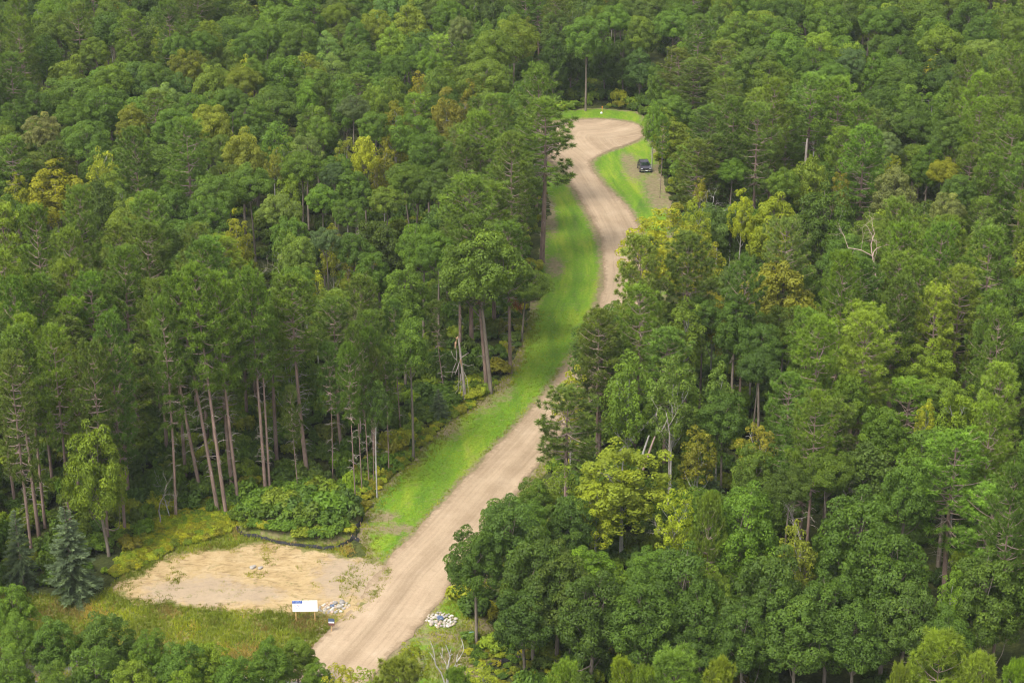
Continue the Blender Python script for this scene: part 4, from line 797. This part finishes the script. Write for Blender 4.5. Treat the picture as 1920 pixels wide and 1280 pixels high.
def stones(cu, cv, rx, ry, ang, n, label, group, hole, big=()):
    c = at(cu, cv); ca, sa = math.cos(ang), math.sin(ang); done = []
    spots = [(a, b_, s) for a, b_, s in big]
    for _ in range(4000):
        if len(spots) >= n: break
        a, r = RNG.uniform(0, 6.28), math.sqrt(RNG.random()); x, y = r * rx * math.cos(a), r * ry * math.sin(a); s = RNG.uniform(.20, .42)
        if abs(x - hole[0]) < hole[2] and abs(y - hole[1]) < hole[3]: continue
        if any(math.hypot(x - a_, (y - b_)) < (s + s_) * .43 for a_, b_, s_ in spots): continue
        spots.append((x, y, s))
    for (x, y, s) in spots:
        o = mobj('stone', SM[int(RNG.integers(len(SM)))], None, (c[0] + x * ca - y * sa, c[1] + x * sa + y * ca, s * .22 + .03), None, label=label, category='stone', group=group)
        o.rotation_euler = (RNG.uniform(-.3, .3), RNG.uniform(-.3, .3), RNG.uniform(0, 6.28)); o.scale = (s, s, s)
stones(827, 1163, 1.55, 1.35, -.55, 58, 'pale fieldstone in the heap around the dark culvert end right of the road', 'stones around the right culvert', (.0, .1, .36, .36))
stones(627, 1139, 1.55, 1.1, .45, 42, 'pale fieldstone in the heap beside the billboard', 'stones beside the billboard', (-.2, .05, .2, .2), big=((1.0, .45, .62), (.35, .6, .55), (.45, -.25, .60), (.9, .0, .3)))
def culvert(cu, cv, rz, s, label):
    c = at(cu, cv); t = thing('culvert', label, 'pipe', (c[0], c[1], 0), rz)
    mb = MB(); th = np.linspace(0, 2 * np.pi, 17)[:-1]
    P0 = np.column_stack([.24 * s * np.cos(th), np.full(16, -.30 * s) + .16 * s * np.sin(th), .10 + .20 * s * np.sin(th)]); P1 = P0 + (0, .75 * s, 0); P0i = P0 * (.9, 1, .9) + (0, 0, .01); P1i = P0i + (0, .7 * s, 0)
    V = np.concatenate([P0, P1, P0i, P1i]); F = []
    for i in range(16):
        j = (i + 1) % 16; F += [(i, j, 16 + j, 16 + i), (32 + j, 32 + i, 48 + i, 48 + j), (i, 32 + i, 32 + j, j)]
    mb.add(V, F); mobj('pipe', mb.mesh('pipe', [M['metal']]), t)
    mb = MB(); box(mb, (0, .05 * s, .30 * s), (.56 * s, .5 * s, .03), rot=rotx(.28)); mobj('apron', mb.mesh('apron', [M['slate_blue']]), t)
culvert(826, 1163, .35, 1.0, 'dark metal culvert end in the middle of the right stone heap')
culvert(622, 1139, -.3, .7, 'small grey culvert end among the stones beside the billboard')
c = at(474, 1064)
for dx, dy, s, lb in ((0, 0, .55, 'larger grey brown boulder lying in the middle of the bare sand'), (.8, -.15, .42, 'smaller brown boulder next to the larger one in the sand')):
    o = mobj('boulder', SM[3], None, (c[0] + dx, c[1] + dy, .12), 1.0, label=lb, category='stone'); o.scale = (s * 1.3, s, s * .8)

# utility box
M['box_green'] = mat('box_green', col=(.035, .10, .085), rough=.45); M['box_lid'] = mat('box_lid', col=(.13, .28, .25), rough=.45); M['sticker'] = mat('sticker', col=(.75, .45, .18), rough=.5)
b = at(884, 1197); ub = thing('utility_box', 'green metal utility box with an orange sticker at the edge of the trees', 'utility box', (b[0], b[1], 0), math.radians(12))
mb = MB(); box(mb, (0, 0, .28), (.58, .50, .56), taper=(.96, .96)); box(mb, (0, 0, .02), (.68, .60, .08)); mobj('cabinet', mb.mesh('cabinet', [M['box_green']]), ub)
mb = MB(); box(mb, (0, 0, .60), (.62, .56, .10), taper=(.86, .80)); box(mb, (0, 0, .665), (.46, .40, .03)); mobj('lid', mb.mesh('lid', [M['box_lid']]), ub)
mb = MB(); box(mb, (.08, -.253, .40), (.17, .006, .14)); mobj('sticker', mb.mesh('sticker', [M['sticker']]), ub)
mb = MB(); box(mb, (-.14, -.256, .26), (.03, .02, .1)); mobj('handle', mb.mesh('handle', [M['metal']]), ub)

# yellow marker beyond the turnaround
M['yellow'] = mat('yellow_plastic', col=(.55, .36, .04), rough=.4); M['orange'] = mat('orange_tape', col=(.75, .25, .04), rough=.5)
b = at(1129, 211.5); ym = thing('marker_post', 'thin yellow marker post on the grass beyond the turnaround', 'post', (b[0], b[1], 0))
mb = MB(); tube(mb, [(0, 0, -.1), (0, 0, .95)], .06, 8, cap=True); mobj('post', mb.mesh('post', [M['yellow']]), ym)
mb = MB(); tube(mb, [(0, 0, .95), (0, 0, 1.12), (0, 0, 1.18)], [.085, .085, .03], 8, cap=True); mobj('cap', mb.mesh('cap', [M['orange']]), ym)
wb = thing('ground_pedestal', 'small white pedestal cap beside the yellow marker post', 'utility box', (b[0] - .15, b[1] - .5, 0))
mb = MB(); tube(mb, [(0, 0, 0), (0, 0, .20), (0, 0, .28)], [.20, .19, .10], 10, cap=True); mobj('cap', mb.mesh('cap', [M['sign_white']]), wb)
mb = MB(); tube(mb, [(0, 0, -.05), (0, 0, .05)], [.27, .26], 10, cap=True); mobj('base', mb.mesh('base', [M['metal']]), wb)

# ------------------------------------------------------------------ silt fence
def ribbon(name, label, px, hgt, seed, group):
    r = np.random.default_rng(seed); P = np.array([at(u, v)[:2] for u, v in px]); t = np.linspace(0, len(P) - 1, len(P) * 6); X = np.interp(t, range(len(P)), P[:, 0]); Y = np.interp(t, range(len(P)), P[:, 1]); n = len(t)
    root = thing(name, label, 'silt fence', (X[0], Y[0], 0), 0, group)
    Q = np.column_stack([X - X[0], Y - Y[0]]); tn = unit(np.gradient(Q, axis=0)); nn = np.column_stack([-tn[:, 1], tn[:, 0]]); h = hgt * (1 + .35 * np.array([mnoise.noise(Vector((i * .23, seed, 0))) for i in range(n)]) + .1 * r.normal(size=n)); lean = .16 + .2 * np.array([mnoise.noise(Vector((i * .3, seed, 5))) for i in range(n)])
    rows = []
    for z, off in ((-.02, 0), (.5, .35), (1, 1)): rows.append(np.column_stack([Q + nn * (lean * off)[:, None], .02 + h * z]))
    for z, off in ((1, 1), (.5, .35), (-.02, 0)): rows.append(np.column_stack([Q + nn * (lean * off + .05)[:, None], .02 + h * z - .01]))
    V = np.concatenate(rows); F = [(k * n + i, k * n + i + 1, (k + 1) * n + i + 1, (k + 1) * n + i) for k in range(5) for i in range(n - 1)]
    mb = MB(); mb.add(V, F); mobj('fabric', mb.mesh('fabric', [M['black_cloth']]), root)
    for i in range(2, n, 9):
        mb = MB(); box(mb, (Q[i][0] + .02, Q[i][1] + .09, h[i] * .5), (.035, .035, h[i] * 1.25)); mobj('stake', mb.mesh('stake', [M['post_wood']]), root)
ribbon('silt_fence', 'long black slumped silt fence curving along the foot of the mound', [(441, 991), (446, 1000), (456, 1006), (480, 1008), (497, 1013), (522, 1020), (548, 1024), (588, 1027), (610, 1031), (636, 1028), (650, 1020), (662, 1013)], .30, 3, 'silt fence around the mound')
ribbon('silt_fence', 'crumpled short piece of black silt fence at the mound corner', [(657, 1008), (664, 1012), (672, 1016)], .34, 5, 'silt fence around the mound')
ribbon('silt_fence', 'black silt fence end standing right of the mound', [(665, 998), (672, 990), (680, 980), (684, 968)], .36, 8, 'silt fence around the mound')
ribbon('silt_fence', 'black silt fence scrap on the bare patch by the front pines', [(912, 1250), (930, 1248), (950, 1240), (985, 1232)], .3, 9, None)

# ------------------------------------------------------------------ dead wood
def dead_mesh(seed, H, r0=.16, fork=.45, spread=.8, depth=4):
    r = np.random.default_rng(seed); mb = MB()
    def grow(p, d, L, rad, k):
        n = 4; pts = [p]; q = p.copy(); dd = d.copy()
        for i in range(n): dd = unit(dd + r.normal(size=3) * .16 + (0, 0, .05)); q = q + dd * L / n; pts.append(q.copy())
        tube(mb, pts, np.linspace(rad, rad * .55, n + 1), 5 if k > 2 else 3)
        if k <= 0: return
        for i in range(3 if k > 1 else 2):
            s = pts[int(r.integers(2, n + 1))] if i else pts[-1]; nd = unit(dd * .8 + r.normal(size=3) * spread); grow(s.copy(), nd, L * r.uniform(.5, .75), rad * .5, k - 1)
    p = np.array((0, 0, -.2)); tube(mb, [(0, 0, -.2), (.1, 0, H * fork * .5), (0, 0, H * fork)], [r0 * 1.2, r0, r0 * .85], 7)
    grow(np.array((0, 0, H * fork)), np.array((0, 0, 1.)), H * (1 - fork) * .55, r0 * .8, depth)
    return mb
DEADS = [('u', 1652, 432, 24, 'bark_pink', 'pinkish dead pine crown bare among the right side pines', 1, .14), ('u', 1506, 942, 14, 'bark_dead', 'crooked dead broken tree above the front right oaks', 2, .16), ('u', 648, 420, 16, 'bark_dead', 'bare grey dead twigs standing above the oaks left of the bend', 3, .09),
         ('u', 470, 482, 16, 'bark_dead', 'pale bare branching crown behind the bare-stemmed pines', 4, .1), ('u', 535, 498, 15, 'bark_dead', 'second pale bare crown right behind the bare-stemmed pines', 5, .1), ('u', 1412, 590, 13, 'bark_dead', 'grey dead limbs under the olive oak on the right', 6, .12),
         ('u', 1258, 735, 16, 'bark_dead', 'white dead birch top forked in the minty aspens', 7, .08), ('u', 1348, 346, 15, 'bark_birch', 'bare pale birch limbs by the yellow leaved top', 8, .08), ('u', 668, 590, 17, 'bark_pink', 'spiky bare pine tip over the verge side pines', 9, .08), ('u', 1372, 366, 14, 'bark_birch', 'slender bare birch twigs left of the lime green oak', 10, .07),
         ('u', 1265, 960, 12, 'bark_dead', 'dead leaning limbs in the sparse lime birch', 11, .09), ('u', 855, 195, 14, 'bark_white', 'white dead birch branch above the olive birches', 12, .07), ('f', 300, 985, 6, 'bark_dead', 'slim dead tree at the meadow edge left of the pines', 13, .08), ('u', 1600, 905, 13, 'bark_dead', 'pale dead fork behind the broad front right oak', 14, .1)]
for (k, u, v, H, m, lab, sd, r0) in DEADS:
    p = at(u, v, H * .97) if k == 'u' else at(u, v); t = thing('dead_tree', lab, 'dead tree', (p[0], p[1], 0), 0, 'dead trees of the forest')
    mobj('trunk', dead_mesh(sd, H, r0, .62 if k == 'u' else .3, .75, 4).mesh('dead_trunk', [M[m]]), t)
def plane_pt(u, v, Y):
    a, b_ = (u - 960) / FPX, -(v - 640) / FPX; d = np.array((a, CP + b_ * SP, -SP + b_ * CP)); return np.array((0, 0, CAM_H)) + d * (Y / d[1])
Yb = at(838, 1262, 4.0)[1]; base = np.array((plane_pt(840, 1262, Yb)[0], Yb, 0.))
t = thing('bleached_tree', 'bleached leafless dead tree with forked white branches in front of the road', 'dead tree', tuple(base))
LIMB = [([(790, 1110), (800, 1040), (815, 950), (832, 870), (820, 810), (795, 730), (770, 660)], .10), ([(832, 870), (850, 845), (868, 822)], .06), ([(826, 830), (838, 790), (850, 745)], .04), ([(790, 1110), (850, 1095), (900, 1040), (928, 960), (940, 870)], .10), ([(928, 960), (975, 910), (1035, 810), (1022, 720), (990, 640)], .06),
        ([(900, 1040), (940, 1000), (1000, 970), (1020, 1010), (960, 1050), (880, 1085)], .035), ([(700, 1130), (620, 1010), (605, 940), (600, 850), (570, 720), (530, 610)], .07), ([(612, 960), (560, 870), (520, 815)], .05), ([(780, 1060), (775, 1000), (720, 920), (680, 850)], .05), ([(708, 900), (712, 840), (710, 780)], .04), ([(720, 1070), (705, 1010), (690, 920)], .04), ([(770, 1000), (772, 930), (770, 880)], .025), ([(1000, 740), (1015, 700), (1020, 670)], .025), ([(600, 860), (585, 800), (590, 760)], .025)]
tr = MB(); tube(tr, [(0, 0, -.2), plane_pt(838, 1262, Yb) * .5 - base * .5 + (0, .1, 0), plane_pt(838.7, 1258.7, Yb) - base], [.17, .14, .11], 7); tube(tr, [plane_pt(838, 1262, Yb) * .55 - base * .55, plane_pt(827, 1261, Yb) - base], [.08, .07], 5); mobj('trunk', tr.mesh('trunk', [M['bark_white']]), t)
for i, (L_, r0) in enumerate(LIMB):
    P = np.array([plane_pt(740 + x / 8, 1120 + y / 8, Yb) for x, y in L_]) - base; dy = (i % 5 - 2) * .25; P[:, 1] += np.linspace(0, 1, len(P)) * dy
    mb = MB(); tube(mb, P, np.linspace(r0, r0 * .35, len(P)), 6); mobj('branch', mb.mesh('branch', [M['bark_white']]), t)
# broken snag
b = at(871.5, 752); Yb = b[1]; t = thing('broken_snag', 'broken grey snag with orange split wood hanging from its top', 'dead tree', (b[0], b[1], 0)); P_ = lambda x, y: plane_pt(800 + x / 8, 600 + y / 8, Yb) - b
mb = MB(); tube(mb, [P_(578, 1225), P_(560, 1000), P_(545, 850), P_(522, 650), P_(500, 450), P_(482, 300), P_(476, 265)], [.22, .19, .17, .15, .13, .12, .05], 8); mobj('trunk', mb.mesh('trunk', [M['bark_dead']]), t)
mb = MB(); tube(mb, [P_(476, 245), P_(452, 270) - (0, .1, 0), P_(436, 330) - (0, .2, 0), P_(430, 405) - (0, .25, 0)], [.05, .15, .14, .10], 6); tube(mb, [P_(505, 580) - (0, .12, 0), P_(512, 610) - (0, .15, 0), P_(530, 700) - (0, .15, 0)], [.12, .11, .03], 6); mobj('split_top', mb.mesh('split_top', [M['split_wood']]), t)
for L_, r0 in (([(440, 405), (450, 500), (458, 620)], .05), ([(520, 555), (575, 510), (632, 462)], .07), ([(500, 610), (470, 680), (430, 785)], .07), ([(440, 640), (400, 720), (370, 830)], .04), ([(370, 460), (400, 530), (455, 570)], .035), ([(480, 640), (485, 850), (480, 1010), (425, 1080), (405, 1240)], .05), ([(505, 800), (520, 1000), (475, 1190)], .045), ([(560, 770), (610, 880), (630, 1060)], .04), ([(535, 650), (620, 670), (705, 635)], .035), ([(545, 860), (500, 900), (435, 980)], .035), ([(500, 680), (430, 760), (270, 750)], .03), ([(560, 1000), (540, 1120), (530, 1240)], .035)):
    P = np.array([P_(x, y) for x, y in L_]); P[:, 1] -= np.linspace(.1, .6, len(P)); mb = MB(); tube(mb, P, np.linspace(r0, r0 * .4, len(P)), 5); mobj('branch', mb.mesh('branch', [M['bark_dead']]), t)
# limbless trunk on the right, leaning birches, fallen limb
p = at(1513, 262, 17); t = thing('dead_tree', 'limbless grey standing trunk rising among the right side pines', 'dead tree', (p[0], p[1], 0)); mb = MB(); tube(mb, [(0, 0, 0), (0, 0, 9), (0, 0, 16), (.05, 0, 17.2)], [.26, .22, .17, .09], 8); box(mb, (-.35, 0, 13.4), (.7, .05, .05)); mobj('trunk', mb.mesh('trunk', [M['bark_dead']]), t)
for (u0, v0, u1, v1, m, lab) in ((1202, 862, 1217, 816, 'bark_birch', 'white leaning broken birch stem behind the lime aspen'), (1213, 860, 1228, 818, 'bark_pink', 'thin brownish leaning stem right beside the white leaning birch'), (1232, 775, 1262, 745, 'bark_birch', 'white birch stem leaning through the minty aspens')):
    a = at(u0, v0, 6); Y0 = a[1]; e = plane_pt(u1, v1, Y0); d = e - a; f = a - d * (a[2] / max(d[2], .5)) ; f[2] = 0 if d[2] > .5 else 0
    t = thing('leaning_stem', lab, 'dead tree', (f[0], f[1], 0)); mb = MB(); tube(mb, [(0, 0, -.1), (a + e) / 2 - f + (0, .1, 0), e - f], [.15, .12, .08], 6); mobj('trunk', mb.mesh('trunk', [M[m]]), t)
t = thing('fallen_branch', 'long pale fallen branch arching over the ferns left of the pines', 'branch', tuple(at(385, 945))); q0 = at(385, 945); mb = MB(); tube(mb, [at(385, 945) - q0 + (0, 0, .1), at(372, 930) - q0 + (0, 0, .9), at(355, 922) - q0 + (0, 0, 1.1), at(342, 921) - q0 + (0, 0, .5)], [.05, .05, .04, .02], 5); mobj('limb', mb.mesh('limb', [M['bark_dead']]), t)
# rusty dead bough caught on the verge pine
p = plane_pt(968, 570, at(957, 700)[1] - .5); t = thing('rusty_bough', 'rusty brown dead bough hanging on the verge pine trunk', 'branch', tuple(p)); mb = MB(); tube(mb, [(-.9, .3, .2), (0, 0, 0), (.9, -.3, -.35)], [.04, .03, .01], 4); mobj('limb', mb.mesh('limb', [M['twig_pine']]), t)
mb = MB(); n = 320; c = np.column_stack([RNG.uniform(-.9, .9, n) * RNG.random(n) ** .4, RNG.normal(size=n) * .35, RNG.normal(size=n) * .32 - .1]); c[:, 2] -= c[:, 0] * .3; blades(mb, c, unit(RNG.normal(size=(n, 3)) + (0, 0, -.4)), .3, .04, RNG, 0, RNG.random(n)); o = mobj('needles', mb.mesh('needles', [M['needle']]), t); tint_of(o, 'rust')

# ------------------------------------------------------------------ parked car, nose to the camera
M['car_paint'] = mat('car_paint', col=(.028, .022, .034), rough=.25, spec=.6); M['car_paint'].node_tree.nodes['Principled BSDF'].inputs['Coat Weight'].default_value = .6
M['car_glass'] = mat('car_glass', col=(.012, .022, .016), rough=.06, spec=.9); M['tyre'] = mat('tyre', col=(.015, .015, .015), rough=.8); M['chrome'] = mat('chrome', col=(.70, .72, .74), rough=.22, metal=.9); M['lamp_glass'] = mat('lamp_glass', col=(.45, .47, .5), rough=.15, spec=.8); M['plastic'] = mat('black_plastic', col=(.012, .012, .013), rough=.5)
b = at(1209, 324); car = thing('parked_car', 'dark plum grey car with chrome bumper parked nose-out on the grass under the trees', 'car', (b[0], b[1] + 1.5, .01), math.radians(6)); car.scale = (1.0, .70, .84)
import bmesh
def loft(prof, name, m, par, bev=0):      # prof: list of (y, half width bottom, half width top, z bottom, z top)
    mb = MB(); V = []; 
    for (y, wb, wt, z0, z1) in prof: V += [(-wb, y, z0), (-wb * 1.0, y, z0 + (z1 - z0) * .55), (-wt, y, z1), (wt, y, z1), (wb, y, z0 + (z1 - z0) * .55), (wb, y, z0)]
    F = [(k * 6 + i, k * 6 + (i + 1) % 6, (k + 1) * 6 + (i + 1) % 6, (k + 1) * 6 + i) for k in range(len(prof) - 1) for i in range(6)]
    mb.add(V, F); e = len(prof) - 1; mb.add(V[:6], [(5, 4, 3, 2, 1, 0)]); mb.add(V[e * 6:], [(0, 1, 2, 3, 4, 5)])
    return mobj(name, mb.mesh(name, [m], False), par)
loft([(-2.42, .80, .74, .42, .86), (-2.34, .92, .84, .36, 1.00), (-1.9, .96, .88, .34, 1.08), (-1.0, .97, .90, .32, 1.15), (2.1, .97, .90, .34, 1.15), (2.45, .93, .84, .40, 1.08)], 'body', M['car_paint'], car)
loft([(-1.05, .86, .80, 1.14, 1.16), (-.38, .84, .68, 1.14, 1.72), (.1, .84, .68, 1.14, 1.80), (1.7, .84, .68, 1.14, 1.78), (2.25, .84, .76, 1.14, 1.22)], 'cabin', M['car_paint'], car)
def quad(name, pts, m, par, th=.015):
    P = np.array(pts, float); n = unit(np.cross(P[1] - P[0], P[2] - P[0])[None])[0]; V = np.concatenate([P + n * th, P - n * th]); mb = MB(); mb.add(V, [(0, 1, 2, 3), (7, 6, 5, 4), (0, 4, 5, 1), (1, 5, 6, 2), (2, 6, 7, 3), (3, 7, 4, 0)]); return mobj(name, mb.mesh(name, [m]), par)
quad('windscreen', [(-.78, -1.02, 1.185), (.78, -1.02, 1.185), (.64, -.42, 1.70), (-.64, -.42, 1.70)], M['car_glass'], car)
for s in (-1, 1):
    quad('side_window', [(s * .865, -.72, 1.22), (s * .72, -.30, 1.66), (s * .72, .45, 1.72), (s * .865, .45, 1.22)], M['car_glass'], car)
    quad('side_window', [(s * .865, .55, 1.22), (s * .72, .55, 1.72), (s * .72, 1.6, 1.70), (s * .865, 1.6, 1.22)], M['car_glass'], car)
    mb = MB(); box(mb, (s * 1.04, -.78, 1.24), (.22, .12, .18)); box(mb, (s * .93, -.76, 1.18), (.12, .05, .05)); mobj('side_mirror', mb.mesh('side_mirror', [M['plastic']]), car)
    mb = MB(); box(mb, (s * .70, -2.37, .86), (.34, .12, .15)); mobj('headlight', mb.mesh('headlight', [M['lamp_glass']]), car)
    for y in (-1.55, 1.55):
        mb = MB(); tube(mb, [(s * .76, y, .37), (s * .99, y, .37)], [.37, .37], 18, cap=True); w = mobj('wheel', mb.mesh('wheel', [M['tyre']]), car)
        mb = MB(); tube(mb, [(s * .93, y, .37), (s * 1.0, y, .37)], [.22, .22], 12, cap=True); mobj('rim', mb.mesh('rim', [M['chrome']]), w)
mb = MB(); box(mb, (0, -2.43, .50), (1.70, .14, .15)); mobj('bumper', mb.mesh('bumper', [M['chrome']]), car)
mb = MB(); box(mb, (.05, -2.52, .50), (.34, .02, .16)); mobj('number_plate', mb.mesh('number_plate', [M['sign_white']]), car)
mb = MB(); box(mb, (0, -2.41, .78), (.96, .06, .26)); [box(mb, (0, -2.445, .69 + .06 * i), (.92, .02, .018)) for i in range(4)]; mobj('grille', mb.mesh('grille', [M['plastic']]), car)
mb = MB(); tube(mb, [(0, -2.44, .80), (0, -2.47, .80)], [.08, .07], 12, cap=True); mobj('badge', mb.mesh('badge', [M['chrome']]), car)

# ------------------------------------------------------------------ summer air
vm = bpy.data.materials.new('haze'); vm.use_nodes = True; vm.node_tree.nodes.clear(); vo = vm.node_tree.nodes.new('ShaderNodeOutputMaterial'); vp = vm.node_tree.nodes.new('ShaderNodeVolumePrincipled')
vp.inputs['Color'].default_value = (.86, .92, 1.0, 1); vp.inputs['Density'].default_value = .00009; vp.inputs['Anisotropy'].default_value = .2; vm.node_tree.links.new(vp.outputs[0], vo.inputs['Volume'])
mb = MB(); box(mb, (0, 1450, 53), (5200, 4300, 108)); hz = mobj('haze', mb.mesh('haze', [vm]), kind='stuff')
